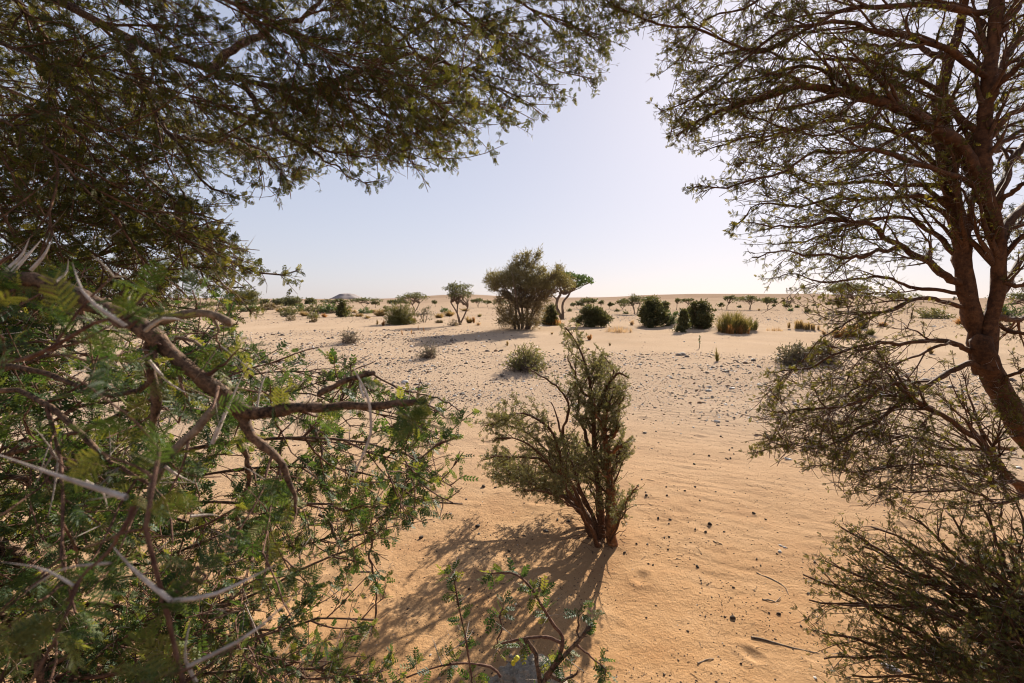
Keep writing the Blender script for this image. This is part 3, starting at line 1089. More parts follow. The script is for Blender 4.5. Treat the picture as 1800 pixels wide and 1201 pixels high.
# ---- the thorny shrub beside the camera
def near_shrub():
    base = np.array((-1.75, 0.95, float(height(np.array([-1.75]), np.array([0.95]))[0])))
    a = Acacia('acacia_shrub', 'sprawling thorny acacia beside the camera with knotted branches and bright green leaflets', 'shrub', base, 23)
    stem = base + np.array((0.05, 0.0, 0.35))
    mb = MB()
    Pl, Rl = limb([base - np.array((0, 0, 0.1)), base + np.array((0.02, 0, 0.15)), stem], 0.07, 0.05, 8, 0.002, a.rng)
    tubes(mb, Pl, Rl, 10)
    mb.build('trunk', M['bark_near'], a.root)
    d = 0.55
    up = stem + np.array((0.15, -0.1, 0.75))
    L = a.limb
    f0 = len(a.limbs)
    L([stem, up, (-330, 490, 0.62), (-60, 492, 0.57), (0, 490, d), (70, 497, d), (150, 530, d), (220, 560, d), (270, 588, d), (320, 635, d), (375, 682, d), (400, 708, d), (440, 724, d), (520, 718, d), (590, 716, d), (640, 714, d), (690, 712, d), (748, 706, d)], [30, 30, 30, 28, 27, 26, 29, 25, 28, 25, 25, 28, 24, 17, 15, 15, 14, 8], 0, n=220, crook=0.0012, knots=0.25, sides=10)
    L([(255, 580, d), (280, 562, d), (320, 555, d - .01), (370, 553, d - .02), (405, 568, d - .03)], 16, 13, 'bark_dead', n=14, crook=0.0008, knots=0.4)
    L([(372, 553, d - .02), (385, 580, d - .02), (375, 596, d - .02)], 7, 2, 'bark_dead', n=8, crook=0.0004)
    L([(418, 715, d), (445, 770, d), (490, 808, d), (512, 855, d), (522, 902, d)], 24, 6, 'bark_near', n=20, crook=0.001, knots=0.3)
    L([(392, 700, d), (345, 755, d - .02), (300, 800, d - .03), (272, 850, d - .04), (262, 880, d - .04)], 20, 9, 'bark_dead', n=18, crook=0.001, knots=0.2)
    L([(262, 585, d), (267, 640, d + .01), (272, 700, d + .02), (268, 760, d + .02)], 18, 9, n=14, crook=0.001, knots=0.4)
    L([(560, 694, d), (580, 682, d), (610, 668, d), (660, 656, d)], 12, 8, 'bark_near', n=12, crook=0.0006)
    L([(310, 594, d + .02), (340, 600, d + .02), (355, 612, d + .02), (370, 630, d + .02)], 7, 4, 'bark_dead', n=8, crook=0.0006)
    L([(330, 660, d + .03), (350, 620, d + .05), (370, 590, d + .06), (300, 575, d + .08)], 4, 2, n=10, crook=0.001)
    L([stem, up, (-260, 640, 0.7), (-40, 640, 0.66), (60, 655, 0.64), (120, 680, 0.63), (180, 700, 0.62), (240, 690, 0.6), (280, 660, 0.58)], 20, 8, n=40, crook=0.002, knots=0.3)
    L([stem, (-300, 760, 0.7), (-40, 690, 0.6), (40, 690, 0.58), (100, 730, 0.57), (160, 790, 0.56), (200, 830, 0.56)], 24, 9, n=36, crook=0.002, knots=0.3)
    L([stem, (-260, 900, 0.85), (0, 800, 0.72), (90, 770, 0.7), (190, 740, 0.7), (260, 700, 0.7), (330, 690, 0.72)], 20, 6, n=36, crook=0.002, knots=0.3)
    L([stem, (-100, 900, 1.0), (140, 850, 0.95), (300, 800, 0.9), (420, 772, 0.88), (560, 774, 0.88), (660, 780, 0.9), (735, 800, 0.92), (780, 770, 0.94)], 20, 3, 'bark_near', n=40, crook=0.004, knots=0.2)
    L([stem, (-50, 980, 1.15), (180, 910, 1.1), (330, 885, 1.05), (450, 884, 1.03), (560, 886, 1.02), (690, 885, 1.02), (815, 884, 1.02)], 15, 3, n=40, crook=0.003)
    L([(690, 885, 1.02), (730, 860, 1.03), (780, 830, 1.05), (800, 800, 1.06)], 4, 2, n=10)
    # red brown shoot close to the lens with the longest thorns
    s0 = base + np.array((0.9, -0.35, 0.3))
    L([stem + np.array((0.02, 0, 0.02)), s0, (335, 1330, 0.30), (318, 1200, 0.29), (302, 1110, 0.285), (292, 1050, 0.28), (283, 985, 0.28), (255, 915, 0.285), (232, 868, 0.29), (245, 835, 0.30), (285, 792, 0.31)], 20, 8, 'bark_red', n=46, crook=0.0006, sides=8)
    L([(234, 890, 0.285), (215, 930, 0.28), (196, 960, 0.28), (170, 990, 0.275), (130, 1030, 0.27), (110, 1062, 0.27)], 10, 4, 'bark_red', n=14, crook=0.0006)
    L([(292, 1056, 0.28), (330, 1010, 0.30), (360, 980, 0.32)], 9, 4, 'bark_red', n=10)
    L([(-160, 660, 0.36), (-20, 640, 0.35), (60, 625, 0.35), (130, 590, 0.35), (190, 560, 0.35), (222, 575, 0.35), (250, 560, 0.35)], 10, 5, 'bark_red', n=22, crook=0.0008)
    # tangle low on the left
    t = [
        ([stem, (-160, 900, 1.15), (0, 958, 1.1), (60, 1010, 1.1), (100, 1052, 1.1), (128, 1120, 1.1), (142, 1260, 1.1)], 30, 22),
        ([stem, (-120, 1010, 1.05), (0, 1085, 1.05), (60, 1145, 1.05), (130, 1230, 1.05)], 26, 20),
        ([stem, (-60, 1060, 1.2), (100, 1062, 1.2), (180, 1058, 1.2), (240, 1070, 1.2), (330, 1082, 1.2), (420, 1062, 1.2), (520, 1010, 1.22), (622, 964, 1.25)], 14, 3),
        ([stem, (40, 1250, 1.3), (250, 1100, 1.3), (350, 1070, 1.3), (420, 1086, 1.3), (470, 1140, 1.3), (535, 1192, 1.3)], 22, 10),
        ([stem, (100, 1330, 1.3), (350, 1190, 1.3), (460, 1182, 1.32), (560, 1180, 1.35), (640, 1200, 1.35)], 10, 4),
        ([stem, (-100, 1100, 1.3), (60, 1100, 1.35), (160, 1130, 1.4), (230, 1190, 1.4), (260, 1280, 1.4)], 16, 10),
        ([stem, (-40, 960, 1.3), (120, 960, 1.35), (240, 990, 1.4), (340, 960, 1.45), (420, 930, 1.5), (520, 900, 1.5)], 12, 3),
        ([stem, (0, 900, 1.4), (180, 880, 1.4), (330, 920, 1.45), (450, 960, 1.5), (560, 950, 1.55), (640, 930, 1.55)], 10, 3),
        ([stem, (60, 1150, 1.15), (260, 1130, 1.12), (380, 1150, 1.1), (480, 1110, 1.1), (560, 1080, 1.1), (660, 1090, 1.1)], 10, 3),
        ([stem, (-30, 820, 1.2), (110, 830, 1.2), (250, 850, 1.2), (380, 830, 1.22), (500, 820, 1.25), (620, 830, 1.25), (720, 860, 1.25)], 10, 3),
        ([(560, 905, 1.3), (600, 950, 1.3), (645, 930, 1.3), (655, 1000, 1.3), (665, 1060, 1.3), (648, 1120, 1.3)], 5, 3),
        ([(420, 775, 0.88), (440, 840, 0.9), (420, 900, 0.92), (430, 960, 0.95)], 9, 5),
        ([(560, 776, 0.88), (590, 720, 0.95), (640, 660, 1.0), (700, 680, 1.02), (770, 700, 1.02), (820, 722, 1.05)], 5, 2),
        ([(110, 1060, 1.1), (150, 1000, 1.05), (200, 930, 1.0), (230, 880, 1.0)], 12, 6),
        ([stem, (-120, 1200, 1.3), (60, 1290, 1.35), (260, 1260, 1.4), (420, 1240, 1.45), (600, 1230, 1.5), (700, 1200, 1.5)], 14, 4),
    ]
    t += [
        ([stem, (-260, 640, 1.1), (-20, 565, 1.0), (110, 548, 0.98), (220, 556, 1.0), (300, 585, 1.02), (350, 600, 1.05)], 12, 3),
        ([stem, (-260, 700, 1.0), (-20, 618, 0.92), (110, 596, 0.9), (210, 604, 0.92), (290, 640, 0.95)], 12, 3),
        ([stem, (-200, 620, 1.4), (30, 535, 1.3), (160, 528, 1.32), (270, 536, 1.35), (360, 548, 1.4), (425, 560, 1.42)], 9, 2),
        ([stem, (-200, 740, 0.9), (0, 660, 0.82), (90, 630, 0.8), (180, 620, 0.8), (250, 640, 0.82)], 10, 3),
        ([stem, (-200, 700, 1.3), (60, 600, 1.25), (200, 580, 1.25), (300, 620, 1.28), (400, 660, 1.3), (520, 650, 1.35), (600, 660, 1.4)], 8, 2),
        ([stem, (-100, 800, 1.3), (120, 720, 1.25), (260, 700, 1.25), (400, 720, 1.28), (520, 690, 1.3), (640, 720, 1.35), (720, 740, 1.4)], 9, 2),
    ]
    for pts, w0, w1 in t:
        L(pts, w0, w1, n=34, crook=0.004, knots=0.25)
    # the big pale thorns of the close shoots, each a part of its own
    for (x0, y0, x1, y1, dd, w) in [(222, 875, -12, 796, .288, 13), (300, 1056, 194, 956, .28, 11), (303, 1056, 492, 990, .282, 10), (330, 1172, 530, 1036, .285, 9), (222, 574, 127, 462, .35, 9),
                                    (255, 582, 350, 573, .40, 8), (373, 780, 427, 658, .5, 9), (262, 634, 340, 696, .50, 7), (335, 908, 387, 908, .5, 6), (195, 990, 45, 1042, .28, 6), (130, 1030, 0, 988, .27, 6),
                                    (10, 476, 52, 418, .54, 7), (22, 478, 74, 420, .54, 7), (54, 475, 92, 420, .54, 7), (97, 496, 120, 455, .54, 6), (232, 550, 235, 510, .4, 6), (640, 700, 632, 668, .52, 5),
                                    (345, 1200, 335, 1090, .3, 8), (150, 845, 190, 895, .4, 6), (205, 870, 150, 880, .3, 5), (290, 820, 345, 850, .5, 7), (430, 1060, 490, 1180, 1.2, 3), (450, 730, 475, 640, .55, 5)]:
        mb = MB()
        e0, e1 = P(x0, y0, dd), P(x1, y1, dd * 1.03)
        r = 0.85 * w / 2 * dd / FPX
        pp = spline([e0, (e0 + e1) / 2 + a.rng.normal(0, 0.0028, 3), e1], 6)
        tubes(mb, pp[None], np.array([[r, r * 0.95, r * 0.8, r * 0.6, r * 0.35, r * 0.06]]), 7)
        mb.build('thorn', M['thorn'], a.root)
    mb = MB()
    pp = spline([P(620, 645, .5), P(645, 695, .5), P(652, 740, .5), P(648, 775, .5), P(620, 840, .5)], 16)
    tubes(mb, pp[None], np.interp(np.linspace(0, 1, 16), [0, .2, .7, 1], [.0006, .0013, .0015, .0004])[None], 7)
    mb.build('thorn', M['thorn'], a.root, label='long curved white thorn')

    poly = [(-500, 430), (60, 440), (300, 500), (420, 525), (445, 560), (395, 600), (420, 605), (490, 602), (560, 615), (600, 640), (690, 672), (735, 690), (800, 698), (822, 745), (775, 770), (800, 800),
            (795, 860), (815, 890), (745, 905), (700, 950), (640, 962), (690, 1010), (690, 1060), (650, 1090), (700, 1160), (690, 1300), (640, 1500), (-500, 1500)]
    close = a.limbs[f0:f0 + 10] + a.limbs[f0 + 15:f0 + 19]
    low = [l for l in a.limbs if not any(l is c for c in close)]
    Bc, Rc = a.batch(close)
    Bl, Rl = a.batch(low)
    # close branches: short leafy shoots
    C1, Q1 = prune(*sprout(Bc, Rc, a.rng, 0.040, (0.04, 0.13), (0.5, 1.2), 6, 0.15, 0.0, 0.4, 0.0012, 0.0006, 0.22, 1.0, 0.3), a.rng, poly)
    a.wood(C1, Q1, 5)
    a.leaves(C1, 0.018, 0.1, 2)
    a.leaves(Bc, 0.07, 0.4, 3)
    a.thorns(C1, 0.16)
    # mid distance and low tangle
    A1, R1 = prune(*sprout(Bl, Rl, a.rng, 0.060, (0.15, 0.5), (0.4, 1.1), 7, 0.17, -0.01, 0.55, 0.0024, 0.0010, 0.15, 1.0, 0.4), a.rng, poly)
    a.wood(A1, R1, 5)
    A2, R2 = prune(*sprout(A1, R1, a.rng, 0.036, (0.06, 0.2), (0.5, 1.2), 5, 0.17, 0.0, 0.65, 0.0015, 0.0008, 0.1, 1.0, 0.4), a.rng, poly, 18)
    a.wood(A2, R2, 4)
    a.leaves(A1, 0.050, 0.2, 3)
    a.leaves(A2, 0.034, 0.1, 3)
    a.thorns(A1, 0.08)
    a.thorns(A2, 0.25)
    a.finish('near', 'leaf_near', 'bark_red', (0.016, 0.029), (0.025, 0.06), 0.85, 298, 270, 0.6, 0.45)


# ---- shoots at the bottom of the picture
def low_shoots():
    base = G(1000, 1560)
    a = Acacia('acacia_sapling', 'young acacia with upright leafy shoots in front of the pale rock', 'shrub', base, 31)
    d = 1.12
    L = a.limb
    k = base + np.array((0.0, 0.05, 0.3))
    L([base, k, (930, 1270, d), (960, 1190, d), (977, 1170, d), (1003, 1140, d), (1022, 1118, d), (1036, 1100, d)], 20, 6, n=22, crook=0.001, knots=0.3)
    L([(960, 1188, d), (985, 1150, d), (990, 1120, d), (973, 1098, d), (950, 1060, d), (930, 1030, d), (907, 1010, d), (885, 1008, d), (862, 1009, d)], 9, 3, 'bark_red', n=24, crook=0.001)
    L([base, k, (850, 1300, d), (830, 1195, d), (817, 1120, d), (807, 1067, d), (797, 1006, d)], 7, 3, 'bark_red', n=22, crook=0.001)
    L([(987, 1130, d), (960, 1122, d), (930, 1121, d), (900, 1127, d), (868, 1138, d)], 7, 4, 'bark_red', n=14, crook=0.001)
    L([(880, 1135, d), (882, 1110, d), (884, 1070, d)], 4, 2, 'bark_red', n=10)
    L([(880, 1190, d), (860, 1172, d), (817, 1166, d), (767, 1173, d), (715, 1192, d)], 5, 3, 'bark_red', n=14, crook=0.001)
    L([(922, 1122, d), (938, 1150, d), (948, 1185, d), (950, 1230, d)], 9, 8, n=10)
    L([(1010, 1130, d), (1030, 1150, d), (1050, 1168, d), (1062, 1185, d)], 5, 2, 'bark_red', n=10)
    L([(1018, 1120, d), (1022, 1080, d), (1024, 1062, d)], 5, 2, n=8)
    L([(960, 1190, d), (990, 1195, d), (1012, 1190, d), (1016, 1180, d)], 10, 3, n=8)
    B, R = a.batch()
    p = [(-9e3, -9e3), (9e3, -9e3), (9e3, 9e3), (-9e3, 9e3)]
    C1, Q1 = prune(*sprout(B, R, a.rng, 0.030, (0.015, 0.06), (0.6, 1.3), 4, 0.15, 0.0, 0.5, 0.0009, 0.0005, 0.35, 1.0, 0.3), a.rng, p)
    a.wood(C1, Q1, 4)
    a.leaves(B, 0.026, 0.42, 2)
    a.leaves(C1, 0.017, 0.1, 2)
    a.thorns(B, 0.10, 0.45)
    # yellow flower heads
    v, f = ico(1)
    for (x, y) in ((909, 1157), (902, 1166), (906, 1160)):
        mb = MB()
        mb.add(v * 0.0058 * a.rng.uniform(0.9, 1.1, (len(v), 1)) + P(x, y, d - .01), None, f)
        mb.build('flower', M['flower'], a.root, label='round yellow flower head')
    a.finish('near', 'leaf_near', 'bark_red', (0.022, 0.035), (0.045, 0.075), 0.0, 250, 60, 0.6, 0.1)


# ---- the acacia on the right
def right_tree():
    base = np.array((3.55, 2.95, float(height(np.array([3.55]), np.array([2.95]))[0])))
    a = Acacia('acacia_tree', 'tall acacia on the right with forked brown trunk and long drooping side branches', 'tree', base, 41)
    L = lambda pts, w0, w1, **k: a.limb(pts, w0, w1, k.pop('bark', 'bark_right'), **dict(dict(n=30, crook=0.008, knots=0.12), **k))
    L([base - np.array((0, 0, 0.1)), (1890, 880, 2.9), (1800, 762, 2.8), (1760, 695, 2.75), (1738, 640, 2.7), (1722, 595, 2.7)], 66, 48, part='trunk', sides=14, crook=0.004, knots=0.05)
    L([(1728, 650, 2.7), (1738, 590, 2.7), (1750, 540, 2.7), (1758, 470, 2.7), (1750, 400, 2.7), (1732, 335, 2.7), (1722, 290, 2.7), (1732, 220, 2.7), (1742, 120, 2.72), (1750, 0, 2.75), (1756, -130, 2.8)], [40, 34, 30, 30, 31, 34, 36, 30, 28, 26, 22], 0, sides=12, crook=0.004, knots=0.04, part='trunk', n=44)
    L([(1728, 655, 2.75), (1716, 590, 2.75), (1705, 545, 2.75), (1694, 480, 2.78), (1685, 400, 2.8), (1672, 330, 2.82), (1664, 288, 2.85), (1655, 240, 2.9), (1650, 180, 2.95), (1672, 100, 3.0), (1695, 0, 3.0), (1700, -120, 3.0)], [40, 38, 37, 36, 32, 30, 29, 26, 22, 19, 16, 12], 0, sides=12, crook=0.004, knots=0.04, part='trunk', n=44)
    L([(1724, 315, 2.7), (1706, 285, 2.68), (1680, 250, 2.65), (1640, 220, 2.6), (1560, 185, 2.55), (1480, 165, 2.5), (1420, 152, 2.45), (1380, 158, 2.42), (1310, 182, 2.4), (1245, 200, 2.38), (1190, 235, 2.35)], 30, 3, sides=9)
    S = [
        ([(1688, 500, 2.78), (1660, 480, 2.7), (1620, 455, 2.62), (1588, 433, 2.55), (1540, 400, 2.5), (1470, 385, 2.45), (1400, 400, 2.42), (1320, 390, 2.4)], 17, 3),
        ([(1588, 433, 2.55), (1540, 446, 2.5), (1500, 453, 2.45), (1440, 448, 2.4), (1380, 440, 2.4), (1320, 452, 2.38)], 9, 3),
        ([(1685, 515, 2.78), (1620, 505, 2.8), (1540, 490, 2.82), (1450, 492, 2.85), (1400, 480, 2.85), (1345, 495, 2.85)], 7, 2),
        ([(1692, 540, 2.75), (1620, 530, 2.65), (1560, 545, 2.6), (1500, 560, 2.55), (1450, 590, 2.5), (1400, 642, 2.45)], 9, 2),
        ([(1718, 645, 2.7), (1693, 642, 2.65), (1663, 662, 2.6), (1617, 687, 2.52), (1577, 712, 2.45), (1540, 742, 2.4), (1500, 765, 2.35), (1430, 790, 2.3)], 14, 3),
        ([(1820, 880, 2.75), (1740, 797, 2.6), (1700, 763, 2.5), (1657, 730, 2.45), (1610, 700, 2.4), (1587, 676, 2.38), (1567, 673, 2.36), (1530, 690, 2.34), (1460, 715, 2.3), (1390, 722, 2.25), (1330, 715, 2.2)], 20, 3),
        ([(1712, 620, 2.75), (1667, 600, 2.65), (1600, 603, 2.6), (1527, 607, 2.55), (1470, 620, 2.5), (1420, 650, 2.48), (1345, 652, 2.45)], 11, 3),
        ([(1667, 600, 2.65), (1620, 620, 2.55), (1570, 640, 2.5), (1510, 680, 2.45), (1450, 712, 2.4), (1395, 720, 2.4)], 6, 2),
        ([(1780, 790, 2.8), (1700, 790, 2.6), (1620, 775, 2.5), (1540, 760, 2.4), (1470, 770, 2.35), (1390, 780, 2.3), (1325, 802, 2.28)], 10, 2),
        ([(1830, 850, 2.7), (1740, 840, 2.5), (1660, 820, 2.4), (1580, 820, 2.35), (1500, 830, 2.3), (1420, 815, 2.3)], 10, 2),
        ([(1840, 870, 2.6), (1760, 880, 2.4), (1680, 860, 2.35), (1600, 870, 2.3), (1560, 850, 2.3), (1500, 870, 2.28)], 8, 2),
        ([(1800, 760, 2.75), (1830, 740, 2.6), (1880, 700, 2.5), (1960, 660, 2.45)], 10, 3),
        ([(1722, 330, 2.7), (1660, 300, 2.6), (1600, 272, 2.5), (1500, 265, 2.45), (1420, 275, 2.4), (1340, 310, 2.38), (1280, 330, 2.35), (1215, 332, 2.3)], 12, 3),
        ([(1672, 335, 2.82), (1600, 325, 2.9), (1520, 318, 2.95), (1440, 325, 3.0), (1370, 300, 3.0), (1300, 285, 3.0)], 9, 2),
        ([(1678, 360, 2.8), (1610, 345, 2.75), (1540, 350, 2.7), (1470, 345, 2.65), (1400, 365, 2.6), (1340, 360, 2.55), (1290, 395, 2.5)], 10, 3),
        ([(1740, 140, 2.72), (1690, 100, 2.65), (1620, 70, 2.6), (1540, 55, 2.55), (1450, 40, 2.5), (1360, 60, 2.45), (1300, 110, 2.4), (1240, 160, 2.38), (1170, 190, 2.35)], 14, 3),
        ([(1750, 20, 2.75), (1640, 15, 2.7), (1560, 12, 2.65), (1480, 20, 2.6), (1420, 50, 2.58), (1340, 90, 2.55), (1270, 75, 2.52), (1215, 48, 2.5), (1160, 44, 2.48), (1100, 14, 2.45), (1040, -40, 2.45)], 12, 3),
        ([(1700, -20, 3.0), (1600, -60, 2.9), (1480, -60, 2.8), (1380, -20, 2.7), (1300, 20, 2.65), (1240, 40, 2.6), (1190, 110, 2.55)], 12, 3),
        ([(1560, -60, 2.85), (1450, -120, 2.8), (1330, -80, 2.7), (1250, -30, 2.65), (1180, 10, 2.6), (1140, 30, 2.6)], 9, 3),
        ([(1730, 240, 2.7), (1650, 160, 2.8), (1580, 120, 2.85), (1500, 105, 2.9), (1400, 110, 2.95), (1320, 90, 3.0), (1250, 100, 3.0)], 10, 3),
        ([(1660, 260, 2.9), (1580, 235, 3.0), (1500, 215, 3.05), (1430, 220, 3.1), (1350, 240, 3.1), (1290, 250, 3.1), (1240, 262, 3.1)], 10, 3),
        ([(1560, 185, 2.55), (1500, 225, 2.5), (1440, 240, 2.48), (1380, 225, 2.45), (1310, 200, 2.42)], 7, 2),
        ([(1480, 165, 2.5), (1420, 120, 2.52), (1340, 135, 2.5), (1270, 150, 2.48), (1200, 200, 2.45), (1175, 240, 2.45)], 7, 2),
        ([(1738, 180, 2.7), (1790, 120, 2.6), (1860, 60, 2.5), (1960, 0, 2.4)], 14, 5),
        ([(1735, 250, 2.7), (1790, 200, 2.75), (1860, 180, 2.8), (1960, 170, 2.8)], 12, 5),
        ([(1745, 380, 2.7), (1790, 330, 2.6), (1850, 300, 2.5), (1950, 290, 2.4)], 12, 5),
        ([(1756, 430, 2.7), (1800, 390, 2.8), (1860, 380, 2.85), (1950, 370, 2.9)], 10, 4),
        ([(1756, 500, 2.7), (1800, 500, 2.65), (1860, 470, 2.6), (1950, 450, 2.55)], 9, 4),
        ([(1748, 560, 2.7), (1790, 590, 2.65), (1850, 600, 2.6), (1930, 580, 2.55)], 9, 4),
        ([(1752, 690, 2.72), (1790, 650, 2.6), (1840, 640, 2.55), (1930, 620, 2.5)], 9, 4),
        ([(1750, 60, 2.75), (1800, 0, 2.9), (1880, -60, 3.0)], 12, 5),
        ([(1745, 80, 2.75), (1700, 20, 2.9), (1600, -10, 3.0), (1500, -10, 3.1)], 10, 4),
        ([(1728, 280, 2.7), (1780, 240, 3.0), (1850, 230, 3.2), (1950, 250, 3.3)], 10, 4),
        ([(1750, 420, 2.7), (1800, 360, 3.0), (1870, 330, 3.3), (1980, 320, 3.5)], 14, 5),
        ([(1745, 360, 2.7), (1790, 270, 3.0), (1850, 200, 3.3), (1950, 140, 3.5)], 14, 5),
        ([(1740, 160, 2.72), (1790, 80, 3.0), (1850, 20, 3.2), (1930, -60, 3.4)], 14, 5),
        ([(1755, 520, 2.7), (1800, 450, 2.9), (1860, 420, 3.1), (1960, 410, 3.3)], 10, 4),
        ([(1670, 300, 2.85), (1720, 220, 3.2), (1780, 160, 3.4), (1860, 110, 3.6)], 12, 4),
        ([(1655, 230, 2.9), (1600, 170, 3.1), (1540, 130, 3.3), (1470, 120, 3.4), (1400, 150, 3.5)], 10, 3),
        ([(1665, 110, 3.0), (1600, 80, 3.2), (1530, 80, 3.4), (1450, 70, 3.5)], 10, 3),
        ([(1660, 150, 2.95), (1620, 200, 2.8), (1570, 240, 2.7), (1500, 290, 2.65)], 9, 3),
        ([(1680, 60, 3.0), (1640, 110, 2.8), (1580, 150, 2.7), (1520, 200, 2.65)], 9, 3),
        ([(1745, 560, 2.7), (1800, 560, 3.0), (1870, 530, 3.2), (1960, 530, 3.4)], 9, 4),
        ([(1690, 450, 2.78), (1640, 410, 2.9), (1570, 380, 3.0), (1490, 400, 3.05), (1420, 420, 3.1), (1360, 430, 3.1)], 9, 3),
    ]
    for pts, w0, w1 in S:
        L(pts, w0, w1 * 0.6, sides=7)
    poly = [(1020, -700), (1060, -30), (1100, 60), (1160, 100), (1200, 130), (1158, 195), (1190, 252), (1240, 262), (1285, 240), (1310, 265), (1290, 300), (1200, 332), (1240, 350), (1290, 345), (1330, 360), (1283, 400),
            (1345, 412), (1302, 465), (1370, 470), (1332, 495), (1380, 520), (1440, 560), (1490, 570), (1395, 645), (1340, 655), (1310, 712), (1352, 740), (1302, 770), (1320, 815), (1400, 800), (1470, 850),
            (1480, 880), (1560, 890), (1600, 940), (1700, 950), (2600, 1100), (2600, -700)]
    B, R = a.batch(a.limbs[1:])
    nW = len(a.limbs) - 3
    A1, R1 = prune(*sprout(B, R, a.rng, 0.092, (0.3, 0.8), (0.22, 0.65), 8, 0.12, 0.015, 0.6, 0.0024, 0.001, 0.15, 1.0, 0.5, (-0.10, 0, 0)), a.rng, poly)
    a.wood(A1, R1, 5)
    A2, R2 = prune(*sprout(A1, R1, a.rng, 0.062, (0.1, 0.34), (0.3, 0.85), 6, 0.15, 0.0, 0.65, 0.0022, 0.0011, 0.1, 1.0, 0.4), a.rng, poly, 18)
    a.wood(A2, R2, 4)
    A3, R3 = prune(*sprout(A2, R2, a.rng, 0.075, (0.04, 0.16), (0.45, 1.1), 4, 0.17, 0.0, 0.7, 0.0017, 0.0010, 0.1, 1.0, 0.3), a.rng, poly, 18)
    a.wood(A3, R3, 3)
    hi = lambda A: A[(A[:, 0, 2] > 1.45) | (a.rng.rand(len(A)) < 0.6)]
    T1, U1 = prune(*sprout(B, R, a.rng, 0.030, (0.03, 0.12), (0.3, 1.0), 4, 0.15, 0.0, 0.7, 0.0012, 0.0006, 0.8, 1.0, 0.2), a.rng, [(-9e3, -9e3), (9e3, -9e3), (9e3, 9e3), (-9e3, 9e3)], 30)
    a.wood(T1, U1, 3)
    a.leaves(T1, 0.016, 0.1, 2)
    a.leaves(B, 0.035, 0.8, 2)
    a.leaves(hi(A1), 0.08, 0.35, 2)
    a.leaves(hi(A2), 0.046, 0.15, 2)
    a.leaves(hi(A3), 0.034, 0.1, 2)
    a.thorns(A1, 0.11)
    a.thorns(A2, 0.16)
    a.thorns(B, 0.07)
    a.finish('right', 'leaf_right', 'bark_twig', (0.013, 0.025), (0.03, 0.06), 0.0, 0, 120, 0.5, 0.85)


# ---- low bush in the lower right corner
def right_bush():
    base = np.array((2.05, 1.62, float(height(np.array([2.05]), np.array([1.62]))[0])))
    a = Acacia('acacia_shrub', 'low dense thorny bush in the shade at the foot of the right acacia', 'shrub', base, 53)
    rng = a.rng
    tips = [(1412, 1012, 2.0), (1425, 1060, 1.95), (1450, 985, 2.15), (1482, 930, 2.3), (1540, 925, 2.35), (1600, 905, 2.35), (1660, 900, 2.3), (1720, 885, 2.3), (1790, 880, 2.25), (1440, 1110, 1.85), (1450, 1160, 1.8),
            (1500, 1185, 1.7), (1500, 1010, 2.0), (1560, 1000, 1.9), (1620, 985, 1.8), (1700, 980, 1.75), (1480, 1065, 1.85), (1540, 1100, 1.7), (1600, 1130, 1.6), (1780, 960, 1.7), (1850, 900, 1.9), (1560, 1190, 1.55), (1660, 1180, 1.5), (1740, 1120, 1.5), (1640, 1060, 1.65), (1520, 960, 2.2)]
    for i, (x, y, d) in enumerate(tips):
        t = P(x, y, d)
        m = base + (t - base) * 0.45 + np.array((0.05, 0.0, 0.14)) + rng.normal(0, 0.05, 3)
        s0 = base + np.array((rng.normal(0, 0.05), rng.normal(0, 0.05), 0.0))
        a.limb([s0, s0 + (m - s0) * 0.5 + np.array((0, 0, 0.06)), m, t], 15, 3, 'bark_right', n=24, crook=0.008, sides=6)
    poly = [(1405, 1005), (1440, 955), (1480, 918), (1600, 893), (1700, 878), (1790, 868), (2600, 800), (2600, 1900), (1480, 1900), (1440, 1205), (1425, 1130)]
    B, R = a.batch()
    A1, R1 = prune(*sprout(B, R, rng, 0.055, (0.15, 0.5), (0.25, 0.8), 7, 0.14, -0.01, 0.6, 0.0018, 0.0008, 0.2, 1.0, 0.4, (-0.1, 0, 0.02)), rng, poly)
    a.wood(A1, R1, 4)
    A2, R2 = prune(*sprout(A1, R1, rng, 0.05, (0.06, 0.2), (0.4, 1.0), 5, 0.16, 0, 0.65, 0.0012, 0.0006, 0.1, 1.0, 0.4), rng, poly, 18)
    a.wood(A2, R2, 3)
    a.leaves(A1, 0.040, 0.2, 2)
    a.leaves(A2, 0.028, 0.1, 2)
    a.thorns(A1, 0.12)
    a.finish('low', 'leaf_over', 'bark_right', (0.011, 0.020), (0.02, 0.045), 0.0, 0, 60, 0.5, 0.7)


